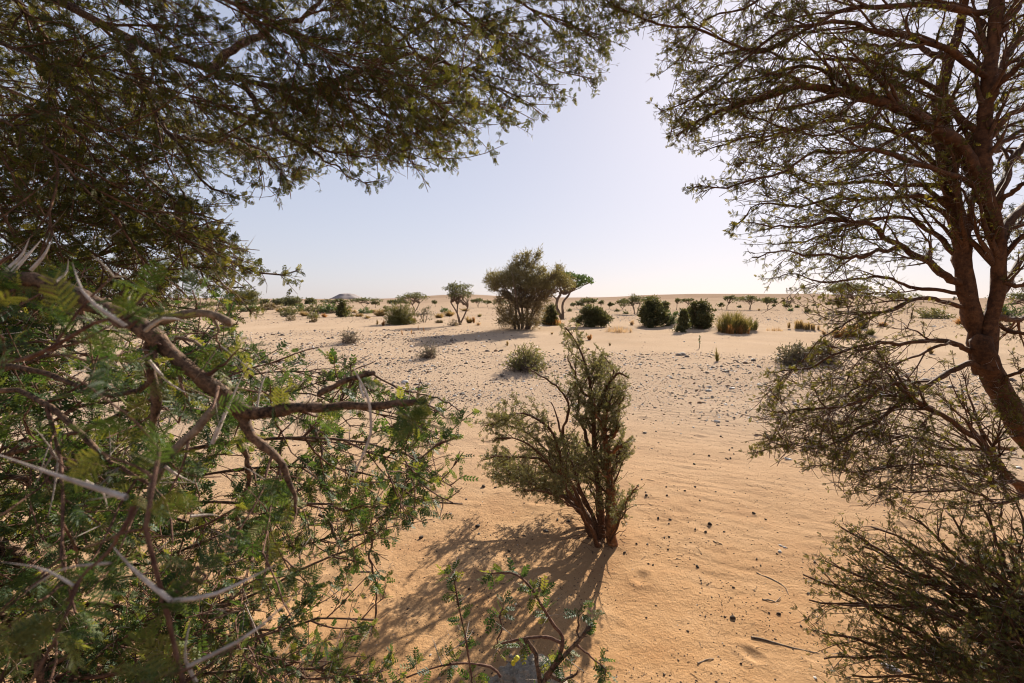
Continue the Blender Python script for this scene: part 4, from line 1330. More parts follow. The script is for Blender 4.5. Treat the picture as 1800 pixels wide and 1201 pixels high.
# ---- the young acacia in the middle
def centre_tree():
    base = G(1062, 956)
    Y = base[1]
    a = Acacia('acacia_tree', 'young multi-stemmed acacia standing alone in the middle of the bare sand', 'tree', base, 67)
    rng = a.rng

    def pt(x, y, o=0.0):
        return P(x, y, Y + o)
    L = lambda pts, w0, w1, bark='bark_twig', **k: a.limb([pt(*p) for p in pts], w0, w1, bark, **dict(dict(n=24, crook=0.007, knots=0.15, sides=8), **k))
    L([(1077, 978), (1075, 930), (1075, 875), (1068, 805), (1061, 756), (1063, 728), (1071, 708)], 21, 8, 'bark_orange', part='trunk', crook=0.004)
    L([(1059, 975, .06), (1057, 910, .08), (1053, 857, .1), (1046, 787, .12), (1045, 735, .14), (1043, 690, .14), (1030, 645, .14), (1015, 612, .12), (1004, 596, .1), (990, 577, .1)], 16, 2, part='trunk', crook=0.006)
    L([(1054, 975, -.02), (1040, 925, -.04), (1024, 896, -.06), (996, 840, -.12), (980, 790, -.16), (966, 758, -.2), (940, 735, -.22), (912, 722, -.25), (880, 735, -.3), (855, 748, -.32)], 12, 2, part='trunk')
    L([(1050, 958, .08), (1010, 890, .15), (980, 868, .2), (940, 852, .25), (900, 838, .3), (880, 828, .3)], 11, 2)
    L([(996, 840, -.12), (975, 820, -.2), (940, 810, -.26), (900, 803, -.3), (850, 806, -.34)], 9, 2)
    L([(1056, 958, .04), (1024, 868, .15), (1000, 801, .22), (984, 749, .28), (975, 722, .3), (968, 705, .3)], 9, 2)
    L([(1044, 735, .14), (1060, 700, .05), (1073, 668, 0), (1085, 655, -.05), (1106, 662, -.08)], 9, 3)
    L([(1010, 830, .05), (990, 770, .1), (1000, 710, .1), (985, 685, .05), (965, 668, .0), (945, 655, -.05), (930, 645, -.1)], 8, 2)
    L([(1066, 795, 0), (1078, 790, -.05), (1092, 782, -.1)], 9, 6, 'bark_orange', n=10)
    L([(1063, 770, 0), (1075, 768, -.04), (1084, 758, -.06), (1087, 748, -.08)], 8, 4, 'bark_orange', n=10)
    L([(1062, 750, 0), (1052, 735, -.05), (1044, 712, -.08)], 7, 3, 'bark_orange', n=10)
    L([(1072, 840, 0), (1055, 830, -.08), (1045, 822, -.1)], 6, 2, 'bark_orange', n=10)
    L([(1075, 950, -.03), (1090, 900, -.1), (1104, 872, -.15), (1122, 856, -.2)], 5, 2, 'bark_orange', n=14)
    L([(1073, 955, -.02), (1085, 930, -.1), (1095, 905, -.16), (1104, 880, -.2)], 5, 2, n=12)
    L([(1070, 850, .02), (1085, 810, .05), (1095, 785, .05), (1105, 770, .05)], 6, 2)
    L([(1064, 760, .05), (1080, 735, .08), (1092, 705, .08), (1100, 695, .08)], 6, 2)
    L([(1050, 830, .1), (1030, 770, .2), (1015, 720, .25), (1020, 680, .25), (1040, 655, .25)], 9, 2)
    L([(1040, 930, -.05), (1000, 850, .3), (960, 790, .4), (925, 760, .45), (880, 745, .45)], 9, 2)
    L([(1020, 890, -.06), (985, 845, -.3), (950, 800, -.4), (915, 770, -.45), (870, 775, -.45)], 8, 2)
    L([(1043, 700, .14), (1020, 680, .2), (1005, 650, .2), (1000, 625, .2)], 6, 2)
    L([(1045, 730, .14), (1065, 690, .3), (1075, 655, .3), (1060, 625, .3)], 6, 2)
    L([(1050, 800, .12), (1075, 760, .35), (1090, 720, .35), (1085, 690, .3)], 6, 2)
    L([(1056, 958, .1), (1020, 900, .35), (980, 862, .5), (930, 835, .62), (880, 815, .72)], 9, 2)
    L([(1058, 956, .12), (1030, 880, .4), (1000, 845, .55), (965, 815, .7), (935, 790, .75)], 9, 2)
    L([(1060, 955, .12), (1045, 880, .4), (1030, 835, .6), (1010, 800, .7)], 8, 2)
    L([(1054, 958, -.05), (1030, 915, -.2), (1000, 885, -.35), (960, 862, -.5), (915, 858, -.6)], 9, 2)
    L([(1062, 955, .12), (1068, 880, .3), (1080, 830, .4), (1100, 800, .4)], 7, 2)
    poly = [(838, 745), (870, 715), (905, 690), (945, 702), (962, 730), (976, 770), (1004, 752), (1000, 712), (985, 690), (925, 646), (940, 640), (1000, 668), (1008, 640), (990, 600), (984, 575), (1010, 568), (1040, 610), (1070, 628), (1108, 655), (1098, 678),
            (1112, 700), (1085, 730), (1100, 765), (1118, 790), (1085, 830), (1085, 860), (1130, 850), (1115, 900), (1085, 950), (1060, 962), (1020, 900), (960, 882), (880, 868), (862, 850), (842, 812), (850, 790), (880, 775)]
    B, R = a.batch()
    A1, R1 = prune(*sprout(B, R, rng, 0.023, (0.14, 0.42), (0.35, 0.95), 7, 0.15, -0.02, 0.45, 0.0022, 0.0009, 0.36, 1.0, 0.5, (0, 0, 0.12)), rng, poly, 8)
    a.wood(A1, R1, 4)
    A2, R2 = prune(*sprout(A1, R1, rng, 0.030, (0.05, 0.18), (0.4, 1.1), 5, 0.17, 0, 0.65, 0.0016, 0.0009, 0.1, 1.0, 0.4), rng, poly, 9)
    a.wood(A2, R2, 3)
    dead, rd_ = sprout(B[:3], R[:3], rng, 0.012, (0.08, 0.3), (0.6, 1.4), 6, 0.2, 0.02, 0.15, 0.0018, 0.001, 0.0, 0.3, 0.2)
    a.wood(dead, rd_, 4)
    a.leaves(A1, 0.016, 0.25, 3)
    a.leaves(A2, 0.011, 0.1, 3)
    a.thorns(A1, 0.2)
    a.finish('mid', 'leaf_mid', 'bark_twig', (0.009, 0.017), (0.015, 0.035), 0.0, 0, 0, 0.45, 0.7)


overhead_canopy()
near_shrub()
low_shoots()
right_tree()
right_bush()
centre_tree()
# ------------------------------------------------------------------ the plants of the plain
def blades(mb, c, u, w, rng):
    """leaf-sized diamonds: base c, axis u, side w"""
    n = len(c)
    m = c + u * rng.uniform(0.35, 0.6, (n, 1))
    v = np.stack([c, m + w, c + u, m - w], 1)
    mb.add(v.reshape(-1, 3), np.arange(n * 4).reshape(n, 4), tint=np.repeat(rng.rand(n) * 0.98 + 0.01, 4))


def side_of(u, rng, half):
    s = rng.normal(0, 1, u.shape)
    s = nrm(s - (s * nrm(u)).sum(1, keepdims=True) * nrm(u))
    return s * np.asarray(half).reshape(-1, 1) if np.ndim(half) else s * half


def leaf_cloud(mb, rng, centres, radii, n, size, aspect=0.45, up=0.0, out=0.0, shell=0.5):
    """leaves spread through flattened clumps"""
    centres = np.asarray(centres, float)
    radii = np.asarray(radii, float)
    wgt = radii.prod(1) ** 0.66
    k = rng.choice(len(centres), n, p=wgt / wgt.sum())
    d = nrm(rng.normal(0, 1, (n, 3)))
    r = rng.rand(n, 1) ** shell
    c = centres[k] + d * r * radii[k] * rng.uniform(0.85, 1.1, (n, 1))
    u = nrm(nrm(rng.normal(0, 1, (n, 3))) + np.array([0, 0, up]) + d * out)
    u = u * (size * rng.uniform(0.6, 1.4, (n, 1)))
    blades(mb, c, u, side_of(u, rng, np.linalg.norm(u, axis=1) * aspect * 0.5), rng)


def fan_stems(rng, base, tips, r0, r1, K=7, wob=0.06, sag=0.0, spread=0.04):
    tips = np.asarray(tips, float)
    n = len(tips)
    b = base + rng.normal(0, 1, (n, 3)) * np.array([spread, spread, 0])
    t = np.linspace(0, 1, K)[None, :, None]
    L = np.linalg.norm(tips - b, axis=1)[:, None, None]
    ctrl = b + (tips - b) * 0.5 + np.stack([np.zeros(n), np.zeros(n), L[:, 0, 0] * sag], -1)
    p = (1 - t) ** 2 * b[:, None] + 2 * t * (1 - t) * ctrl[:, None] + t ** 2 * tips[:, None]
    j = rng.normal(0, 1, p.shape) * L * wob * 0.3
    j[:, 0] = 0
    p = p + j
    r = r0 + (r1 - r0) * np.linspace(0, 1, K)[None] ** 0.8
    return p, np.broadcast_to(r, (n, K)) * rng.uniform(0.75, 1.2, (n, 1))


SEED = [100]


def place(px, py):
    g = G(px, py)
    SEED[0] += 1
    return g, g[1] / FPX / cP, np.random.RandomState(SEED[0])


def umbrella(px, py, w, top, label, leaf='leaf_acacia', thick=0.36, nst=1, lean=0.0, n=None, group=None, flat=0.6, crown_px=None, low=0.0, cat='tree'):
    """flat-topped acacia: forked trunk under a spreading crown"""
    g, s, rng = place(px, py)
    if w < 50:
        w *= 1.18
        lean = lean + rng.normal(0, 0.07)
        if w > 22 and nst == 1 and rng.rand() < 0.5:
            nst = 2
    W, H = w * s, (py - top) * s
    cx = ((crown_px if crown_px is not None else px) - px) * s + lean * H
    t = thing('acacia_tree', label, cat, g, group)
    nc = int(np.clip(10 + w * 0.30, 10, 34))
    a = rng.uniform(0, 2 * PI, nc)
    rr = np.sqrt(rng.rand(nc)) * (1 + 0.22 * np.sin(2 * a + rng.uniform(0, 6)))
    x = np.cos(a) * rr * W * 0.43
    y = np.sin(a) * rr * W * 0.43
    dome = (1 - flat) * rr ** 2
    z = H * (1 - thick * 0.30) - H * thick * (0.75 * dome + rng.uniform(0, 0.42, nc))
    if low:
        k = rng.rand(nc) < low
        z[k] = H * rng.uniform(0.25, 0.6, k.sum())
    cen = g + np.stack([x + cx, y, z], -1)
    rad_ = np.stack([rng.uniform(0.13, 0.2, nc) * W, rng.uniform(0.13, 0.2, nc) * W, rng.uniform(0.06, 0.11, nc) * min(W, H * 1.1)], -1)
    mb = MB()
    forks = []
    for k in range(nst):
        q = g + np.array((cx * 0.35 + rng.normal(0, 0.05) * W + (k - (nst - 1) / 2) * 0.16 * W, rng.normal(0, 0.06) * W, H * rng.uniform(0.34, 0.5)))
        Pl, Rl = limb([g + np.array((rng.normal(0, 0.02) * W, 0, -0.05)), g + (q - g) * 0.5 + rng.normal(0, 0.03 * H, 3), q], H * 0.030 / nst ** 0.4, H * 0.021 / nst ** 0.4, 10)
        tubes(mb, Pl, Rl, 7)
        forks.append(q)
    mb.build('trunk', M['bark_far'], t)
    mb = MB()
    for k in range(nst):
        sel = np.arange(nc) % nst == k
        p, r = fan_stems(rng, forks[k], cen[sel], H * 0.016, H * 0.004, 8, 0.10, 0.04, 0.004)
        tubes(mb, p, r, 5)
        P2, R2 = sprout(p, r, rng, 0.10 * H, (0.08 * H, 0.2 * H), (0.4, 1.0), 5, 0.2, -0.02, 0.6, 0.004 * H, 0.0016 * H, 0.4)
        tubes(mb, P2, R2, 3)
    mb.build('branches', M['bark_far'], t)
    mb = MB()
    px_l = max(2.0, 3.2 if w > 60 else 2.4)
    num = n or int(np.clip(w * (py - top) * thick * 3.2, 350, 5000))
    leaf_cloud(mb, rng, cen, rad_, num, px_l * s, 0.5, 0.1, 0.1, 0.45)
    mb.build('crown', M[leaf], t, smooth=False)
    return t


def shrub(px, py, w, top, label, leaf='leaf_olive', name='desert_shrub', stems=60, n=None, up=0.7, leafy=True, bark='bark_far', group=None, depth=1.0, size=3.0, aspect=0.35, base_w=0.12, cat='shrub', flatness=1.0, ang0=0.0):
    """round shrub: many stems from the foot, leaves along their outer ends"""
    if px < 700 and py < 570:
        w, top = w * 1.3, py - (py - top) * 1.25
    g, s, rng = place(px, py)
    W, H = w * s, (py - top) * s
    t = thing(name, label, cat, g, group)
    a = rng.uniform(0, 2 * PI, stems)
    el = np.arcsin(rng.uniform(ang0, 1, stems) ** flatness)
    rr = rng.uniform(0.72, 1.08, stems)
    tips = g + np.stack([np.cos(a) * np.cos(el) * rr * W * 0.52, np.sin(a) * np.cos(el) * rr * W * 0.52 * depth, 0.03 * H + np.sin(el) * rr * H], -1)
    p, r = fan_stems(rng, g - np.array((0, 0, 0.02)), tips, H * 0.012 + 0.002, H * 0.004, 7, 0.16, 0.08, base_w * W)
    mb = MB()
    tubes(mb, p, r, 4)
    P2, R2 = sprout(p, r, rng, H * 0.16, (0.12 * H, 0.3 * H), (0.3, 0.9), 4, 0.15, -0.05, 0.7, H * 0.004, H * 0.002, 0.35)
    tubes(mb, P2, R2, 3)
    mb.build('stems', M[bark], t)
    if leafy:
        num = n or int(np.clip(w * (py - top) * 1.5, 250, 4500))
        mb = MB()
        for arr, share, t0 in ((p, 0.5, 0.4), (P2, 0.5, 0.1)):
            if not len(arr):
                continue
            L = np.linalg.norm(np.diff(arr, axis=1), axis=2).sum()
            q, T = nodes_on(arr, rng, L * (1 - t0) / (num * share), t0)
            if not len(q):
                continue
            pr = rng.normal(0, 1, q.shape)
            u = nrm(T * up + pr * 0.6) * (size * s * rng.uniform(0.5, 1.4, (len(q), 1)))
            blades(mb, q, u, side_of(u, rng, np.linalg.norm(u, axis=1) * aspect * 0.5), rng)
        mb.build('foliage', M[leaf], t, smooth=False)
    return t


def bush(px, py, w, top, label, leaf='leaf_dark', name='evergreen_bush', n=None, group=None, cone=False, skirt=None, size=3.1):
    """dense dark bush down to the ground, with a lumpy outline"""
    g, s, rng = place(px, py)
    W, H = w * s, (py - top) * s
    t = thing(name, label, 'bush', g, group)
    nc = 38
    a = rng.uniform(0, 2 * PI, nc)
    zz = rng.uniform(0.06, 0.92, nc)
    prof = (1 - zz) ** 0.7 if cone else np.sqrt(np.clip(1 - (zz * 0.95) ** 2.6, 0, 1))
    rr = rng.uniform(0.45, 1.2, nc) * prof
    cen = g + np.stack([np.cos(a) * rr * W * 0.42, np.sin(a) * rr * W * 0.42, zz * H], -1)
    cen = np.vstack([cen, g + np.array([[0, 0, 0.30 * H], [0, 0, 0.58 * H]])])
    rd = np.stack([rng.uniform(0.07, 0.17, nc) * W, rng.uniform(0.07, 0.17, nc) * W, rng.uniform(0.07, 0.17, nc) * H], -1)
    rd = np.vstack([rd * 0.95, [[(0.16 if cone else 0.21) * W, (0.16 if cone else 0.21) * W, 0.26 * H], [(0.1 if cone else 0.16) * W, (0.1 if cone else 0.16) * W, 0.2 * H]]])
    p, r = fan_stems(rng, g, cen[:nc], H * 0.02, H * 0.005, 6, 0.1, 0.05, 0.05 * W)
    mb = MB()
    tubes(mb, p, r, 5)
    mb.build('stems', M['bark_far'], t)
    mb = MB()
    leaf_cloud(mb, rng, cen, rd, int((n or int(np.clip(w * (py - top) * 3.4, 600, 7000))) * 0.62), size * s, 0.55, 0.25, 0.5, 0.33)
    leaf_cloud(mb, rng, cen, rd * 1.6, int(w * (py - top) * 1.8) + 60, size * 1.25 * s, 0.4, 0.6, 1.0, 0.4)
    mb.build('foliage', M[leaf], t, smooth=False)
    if skirt:
        mb = MB()
        nn = 260
        q = g + np.stack([rng.normal(0.25, 0.22, nn) * W, rng.normal(-0.1, 0.2, nn) * W, np.zeros(nn)], -1)
        u = nrm(rng.normal(0, 0.45, (nn, 3)) + np.array([0, 0, 1])) * H * rng.uniform(0.15, 0.42, (nn, 1))
        blades(mb, q, u, side_of(u, rng, 0.7 * s), rng)
        mb.build('dry_skirt', M[skirt], t, smooth=False)
    return t


def dome(px, py, w, top, label, leaf='leaf_acacia', group=None):
    t = bush(px, py, w, top, label, leaf, 'acacia_tree', group=group, size=2.2, n=int(w * (py - top) * 4.5) + 300)
    t['category'] = 'tree'
    return t


def tuft(px, py, w, top, label, leaf='grass_yellow', name='grass_tuft', n=None, group=None, upright=0.6, foot=0.16, wpx=0.8, cat='grass', clumps=0):
    """clump of grass: curved blades from a narrow foot"""
    if px < 830 and py < 570:
        w, top = w * 1.4, py - (py - top) * 1.15
    g, s, rng = place(px, py)
    W, H = w * s, (py - top) * s
    n = n or int(np.clip(w * (py - top) * 0.9, 60, 900))
    t = thing(name, label, cat, g, group)
    nc = clumps or max(1, int(w / 3.5))
    ca = rng.uniform(0, 2 * PI, nc)
    cr = np.sqrt(rng.rand(nc)) * W * foot * (nc > 1)
    chh = rng.uniform(0.55 if upright < 0.7 else 0.78, 1.0, nc)
    chh[0] = 1.0
    if nc > 3:
        chh = chh * (1 - 0.38 * (cr / (W * foot)) ** 2)
    k = rng.randint(0, nc, n)
    a = rng.uniform(0, 2 * PI, n) if nc < 4 else ca[k] + rng.normal(0, 1.0, n)
    fx = (np.cos(ca) * cr)[k] + rng.normal(0, 0.025, n) * W
    fy = (np.sin(ca) * cr)[k] + rng.normal(0, 0.025, n) * W
    reach = rng.rand(n) ** 0.8 * W * (0.5 - foot * (nc > 1)) * 1.05
    hh = H * chh[k] * (0.25 + 0.85 * rng.rand(n) ** 0.7) * (1 - (1 - upright) * 0.6 * (reach / (0.5 * W)) ** 2)
    b = g + np.stack([fx, fy, np.full(n, -0.01)], -1)
    e = g + np.stack([fx + np.cos(a) * reach, fy + np.sin(a) * reach, hh], -1)
    tt = np.linspace(0, 1, 4)[None, :, None]
    m = b * 0.5 + e * 0.5 + np.stack([-(np.cos(a)) * W * 0.06, -(np.sin(a)) * W * 0.06, hh * 0.14], -1)
    p = (1 - tt) ** 2 * b[:, None] + 2 * tt * (1 - tt) * m[:, None] + tt ** 2 * e[:, None]
    r = np.array([1, 0.9, 0.65, 0.12])[None] * wpx * 0.5 * s * rng.uniform(0.7, 1.3, (n, 1))
    mb = MB()
    ribbons(mb, p, r, rng, rng.rand(n) * 0.98 + 0.01)
    mb.build('blades', M[leaf], t)
    return t


# ---- the wispy big tree in the middle distance
def wispy_tree():
    g, s, rng = place(915, 579)
    t = thing('bushy_tree', 'big shaggy wispy tree in the middle distance with brown brush round its foot', 'tree', g)

    def q(x, y, o=0.0):
        return g + np.array(((x - 915) * s, o * s, (579 - y) * s))
    mb = MB()
    mains = [((912, 579), (905, 545, 0), (892, 512, -8), (878, 492, -14)), ((918, 579), (918, 540, 5), (915, 505, 0), (912, 470, 0), (918, 450, 0)), ((930, 579), (938, 545, 0), (950, 515, -5), (965, 492, -8), (985, 482, -10)),
             ((924, 579), (930, 545, 12), (935, 510, 14), (945, 478, 10)), ((906, 579), (898, 550, 12), (890, 520, 22), (880, 495, 30)), ((926, 579), (942, 545, 18), (960, 510, 28), (975, 495, 34)), ((918, 579), (912, 540, -18), (905, 510, -30), (900, 485, -36))]
    for m in mains:
        Pl, Rl = limb([q(*c) for c in m], 2.6 * s, 0.8 * s, 14, 1.0 * s, rng)
        tubes(mb, Pl, Rl, 6)
    mb.build('trunk', M['bark_far'], t)
    cl = [(873, 494, 16, 9), (888, 486, 18, 10), (905, 492, 18, 11), (922, 484, 20, 12), (940, 492, 18, 11), (958, 490, 18, 10), (976, 486, 18, 10), (992, 492, 14, 9), (980, 474, 8, 9), (868, 504, 9, 7), (1000, 500, 10, 7),
          (908, 467, 10, 9), (922, 462, 11, 10), (935, 468, 10, 9), (926, 450, 8, 8), (943, 453, 7, 8), (913, 454, 6, 7), (947, 446, 4, 8), (864, 492, 9, 9), (868, 484, 9, 7), (872, 502, 10, 7), (950, 498, 14, 8), (985, 498, 12, 7), (893, 500, 14, 8), (930, 502, 18, 8), (960, 502, 14, 8), (898, 476, 10, 8), (952, 476, 10, 8)]
    cen, rd = [], []
    for (x, y, a, b) in cl:
        for o in (-1, 0, 1):
            k = rng.uniform(0.2, 1.0)
            cen.append(q(x + rng.normal(0, 2), y + 2 * abs(o), o * (10 + 22 * k) * (1 if y > 470 else 0.45)))
            rd.append((a * 0.95 * s, a * 0.9 * s, b * 1.0 * s))
    p, r = fan_stems(rng, q(918, 540), cen, 0.8 * s, 0.3 * s, 8, 0.09, -0.03, 4 * s)
    mb = MB()
    tubes(mb, p, r, 4)
    P2, R2 = sprout(p, r, rng, 9 * s, (8 * s, 24 * s), (0.3, 0.9), 5, 0.2, 0, 0.6, 0.5 * s, 0.25 * s, 0.45)
    tubes(mb, P2, R2, 3)
    mb.build('branches', M['bark_far'], t)
    mb = MB()
    leaf_cloud(mb, rng, cen, np.array(rd) * 0.85, 15000, 4.4 * s, 0.26, 0.35, 0.7, 0.5)
    leaf_cloud(mb, rng, cen, np.array(rd) * 1.45, 4200, 6.5 * s, 0.12, 0.6, 1.2, 0.4)
    mb.build('crown', M['leaf_wispy'], t, smooth=False)
    # brown brush under the crown
    mb = MB()
    bc, br = [], []
    for (x, y, a, b) in [(885, 565, 14, 14), (895, 552, 18, 18), (905, 566, 20, 13), (925, 560, 20, 17), (940, 566, 12, 12), (948, 545, 14, 18), (930, 535, 22, 16), (905, 530, 20, 14), (955, 525, 16, 12), (880, 545, 10, 14), (890, 520, 16, 9), (965, 515, 14, 8), (878, 527, 10, 7), (940, 515, 18, 9), (912, 512, 16, 8)]:
        for o in (-1, 1):
            bc.append(q(x, y, o * rng.uniform(6, 22)))
            br.append((a * s, a * s, b * s))
    leaf_cloud(mb, rng, bc, np.array(br) * 0.8, 9500, 4.6 * s, 0.22, 0.3, 0.3, 0.5)
    leaf_cloud(mb, rng, bc, np.array(br) * 1.3, 2600, 6.0 * s, 0.12, 0.4, 1.0, 0.4)
    mb.build('brush', M['leaf_brush'], t, smooth=False)


def open_acacia():
    """the acacia leaning out behind the wispy tree"""
    g, s, rng = place(991, 562)
    t = thing('acacia_tree', 'umbrella acacia with bare forked trunk leaning right behind the big shaggy tree', 'tree', g)

    def q(x, y, o=0.0):
        return g + np.array(((x - 991) * s, o * s, (562 - y) * s))
    mb = MB()
    for m, a, b in (([(988, 563), (984, 551), (978, 540), (979, 528), (984, 518)], 6.5, 4.0), ([(990, 563), (989, 550), (989, 538), (992, 528), (998, 520), (1003, 511)], 5.5, 3.0), ([(979, 528), (972, 519), (964, 511)], 3.2, 2), ([(984, 518), (985, 508), (978, 497)], 3.6, 1.8), ([(984, 518), (996, 507), (1008, 497)], 3, 1.5), ([(1003, 511), (1012, 500), (1024, 494)], 2.8, 1.3), ([(1003, 511), (1004, 500), (1000, 490)], 2.4, 1.2)):
        Pl, Rl = limb([q(*c) for c in m], a / 2 * s, b / 2 * s, 12, 0.4 * s, rng)
        tubes(mb, Pl, Rl, 7)
    mb.build('trunk', M['bark_far'], t)
    cen, rd = [], []
    for (x, y, a, b) in [(1030, 492, 13, 5), (1020, 488, 14, 6), (1008, 486, 14, 6), (996, 484, 14, 6), (984, 482, 14, 6), (1018, 498, 13, 5), (1004, 496, 13, 5), (990, 494, 13, 6), (1035, 496, 8, 4), (972, 488, 12, 6), (978, 500, 12, 5), (966, 506, 9, 4), (1012, 504, 9, 3)]:
        for o in (-18, 0, 18):
            cen.append(q(x + rng.normal(0, 2), y + abs(o) * 0.08 + rng.normal(0, 1), o))
            rd.append((a * 0.8 * s, a * 0.8 * s, b * 0.8 * s))
    p, r = fan_stems(rng, q(992, 518), cen, 1.1 * s, 0.4 * s, 8, 0.08, 0.0, 2 * s)
    mb = MB()
    tubes(mb, p, r, 4)
    mb.build('branches', M['bark_far'], t)
    mb = MB()
    leaf_cloud(mb, rng, cen, rd, 4200, 3.0 * s, 0.5, 0.1, 0.2, 0.45)
    mb.build('crown', M['leaf_green'], t, smooth=False)


wispy_tree()
open_acacia()
umbrella(808, 571, 64, 489, 'slender acacia with twin trunks and V shaped crown standing left of the big shaggy tree', thick=0.52, nst=3, flat=0.9, n=1500)

# left half, from the horizon forward
FAR = 'acacias along the left horizon'
dome(431, 536, 56, 511, 'broad domed dark acacia reaching the skyline at the far left, seen under the hanging twigs')
dome(515, 538, 34, 522, 'low domed grey green acacia on the skyline left of the flat-topped hill')
dome(490, 536, 22, 525, 'small distant dome of an acacia on the left skyline', group=FAR)
dome(546, 535, 20, 525, 'small distant dome of an acacia on the left skyline', group=FAR)
dome(466, 535, 16, 527, 'small distant dome of an acacia on the left skyline', group=FAR)
umbrella(576, 536, 24, 525, 'thin ragged acacia just below the flat-topped hill', thick=0.6, flat=0.5)
umbrella(640, 542, 46, 522, 'wide flat-topped acacia with bent trunk right of the flat-topped hill', thick=0.4, n=900)
umbrella(660, 542, 14, 528, 'tiny thin acacia beside the wide flat-topped one', thick=0.5)
umbrella(690, 539, 26, 525, 'small low acacia between the tiny thin one and the tall dark umbrella', thick=0.6)
umbrella(727, 553, 46, 511, 'dark umbrella acacia rising behind the big olive broom shrub', thick=0.36, n=1300, nst=2)
umbrella(746, 567, 34, 531, 'half bare little acacia right beside the big olive broom shrub', thick=0.75, nst=3, n=420, flat=0.4, leaf='leaf_grey', cat='tree')
umbrella(840, 541, 22, 523, 'small flat acacia seen between the slender acacia and the big shaggy tree', thick=0.45)
umbrella(857, 540, 14, 527, 'very small acacia close to the left edge of the big shaggy tree', thick=0.55)
umbrella(765, 540, 9, 527, 'tiny lone acacia on the slope above the half bare one', thick=0.5)
shrub(385, 538, 34, 529, 'low wide olive shrub under the domed acacia at far left', 'leaf_olive', stems=40)
shrub(374, 551, 30, 543, 'straw coloured low shrub at the far left of the open sand', 'grass_yellow', stems=40)
shrub(440, 548, 30, 536, 'round green shrub in front of the domed acacia', 'leaf_green', stems=50)
shrub(475, 545, 34, 535, 'olive brown shrub right of the round green one', 'leaf_brush', stems=50)
shrub(505, 553, 28, 538, 'grey green round shrub on its own on the left', 'leaf_olive', stems=50)
shrub(508, 557, 20, 549, 'small dark shrub just in front of the grey green round one', 'leaf_dark', stems=36)
shrub(512, 564, 14, 557, 'little brown cushion shrub on the sand before the small dark one', 'leaf_brush', stems=30)
shrub(560, 550, 46, 535, 'broad olive shrub below the thin ragged acacia, the left one of a pair', 'leaf_olive', stems=60)
shrub(581, 551, 30, 533, 'greener shrub overlapping the broad olive one', 'leaf_green', stems=50)
shrub(550, 560, 19, 550, 'small olive tussock in front of the broad olive shrub', 'leaf_olive', stems=30)
shrub(552, 567, 11, 561, 'tiny dark brown cushion on open sand below the small olive tussock', 'leaf_brush', stems=24)
bush(601, 558, 23, 529, 'dark cone shaped bush below the flat-topped hill', 'leaf_dark', cone=True, n=1500)
shrub(611, 557, 16, 546, 'low dark shoulder of green beside the dark cone shaped bush', 'leaf_olive', stems=30)
tuft(536, 556, 20, 546, 'yellow grass clump in front of the broad olive shrub')
tuft(570, 558, 15, 549, 'brown yellow grass clump left of the dark cone shaped bush', 'grass_orange')
tuft(630, 557, 18, 549, 'yellow grass clump right of the dark cone shaped bush')
tuft(623, 550, 12, 543, 'small yellow clump behind the right hand grass of the cone bush')
tuft(590, 543, 14, 538, 'pale yellow grass far back below the hill')
tuft(667, 556, 26, 544, 'wide bright yellow grass patch left of the big olive broom shrub')
tuft(655, 550, 12, 543, 'smaller yellow grass behind the wide bright patch')
tuft(695, 546, 16, 538, 'yellow grass behind the top of the big olive broom shrub')
shrub(704, 570, 56, 532, 'big olive broom shrub with dense upright twigs left of the slender acacia', 'leaf_olive', 'broom_shrub', stems=150, up=1.2, n=3600, size=4.5, aspect=0.2, base_w=0.2, bark='reed')
tuft(727, 568, 10, 559, 'small yellow tuft at the right foot of the big olive broom shrub')
tuft(663, 571, 6, 561, 'narrow yellow dried ball plant at the left foot of the broom shrub', upright=0.2)
tuft(674, 573, 8, 561, 'rusty orange dried ball plant next to the narrow yellow one', 'grass_orange', upright=0.2)
shrub(771, 568, 16, 563, 'flat brownish cushion plant between half bare and slender acacia', 'leaf_brush', stems=26)
tuft(772, 559, 17, 549, 'pale yellow grass behind the flat brownish cushion plant')
tuft(790, 556, 20, 545, 'yellow grass left behind the trunks of the slender acacia')
shrub(783, 551, 24, 541, 'bright green low shrub left behind the slender acacia', 'leaf_green', stems=40)
tuft(824, 568, 15, 556, 'yellow grass right at the foot of the slender acacia')
tuft(833, 568, 9, 556, 'orange grass beside the yellow one at the foot of the slender acacia', 'grass_orange')
shrub(797, 573, 22, 560, 'brushwood of dead twigs around the foot of the slender acacia', 'leaf_brush', stems=50, n=150)
tuft(842, 557, 14, 549, 'olive yellow tuft between the slender acacia and the big shaggy tree', 'reed')
tuft(841, 572, 17, 563, 'sparse pale dry twigs on the sand right of the slender acacia', 'grass_pale', n=60)
tuft(816, 547, 20, 541, 'far yellow grass behind the trunks of the slender acacia')
for x, y in ((707, 589), (723, 587), (745, 583), (735, 580)):
    tuft(x, y, 6, y - 9, 'thin reddish seedling on bare sand in front of the broom shrub', 'grass_orange', n=10, upright=1.0, group='reddish seedlings on the sand', cat='plant')
shrub(613, 602, 42, 578, 'grey straw coloured shrub on the stony ground, farther left of the two', 'leaf_grey', stems=90, n=700, up=1.2, aspect=0.2)
shrub(753, 628, 42, 601, 'grey straw coloured shrub on the stony ground below the slender acacia', 'leaf_grey', stems=90, n=800, up=1.2, aspect=0.2)
shrub(925, 649, 78, 607, 'wide grey green shrub with stubby upright twigs behind the young acacia', 'leaf_mid', stems=130, n=2400, up=1.6, size=5, aspect=0.32, base_w=0.2)
tuft(892, 608, 6, 598, 'tiny yellow tuft on sand in front of the big shaggy tree')
tuft(970, 588, 8, 583, 'tiny straw tuft right of the shadow of the big shaggy tree')
shrub(405, 547, 36, 536, 'low olive green shrub between the straw coloured one and the round green one', 'leaf_olive', stems=50)
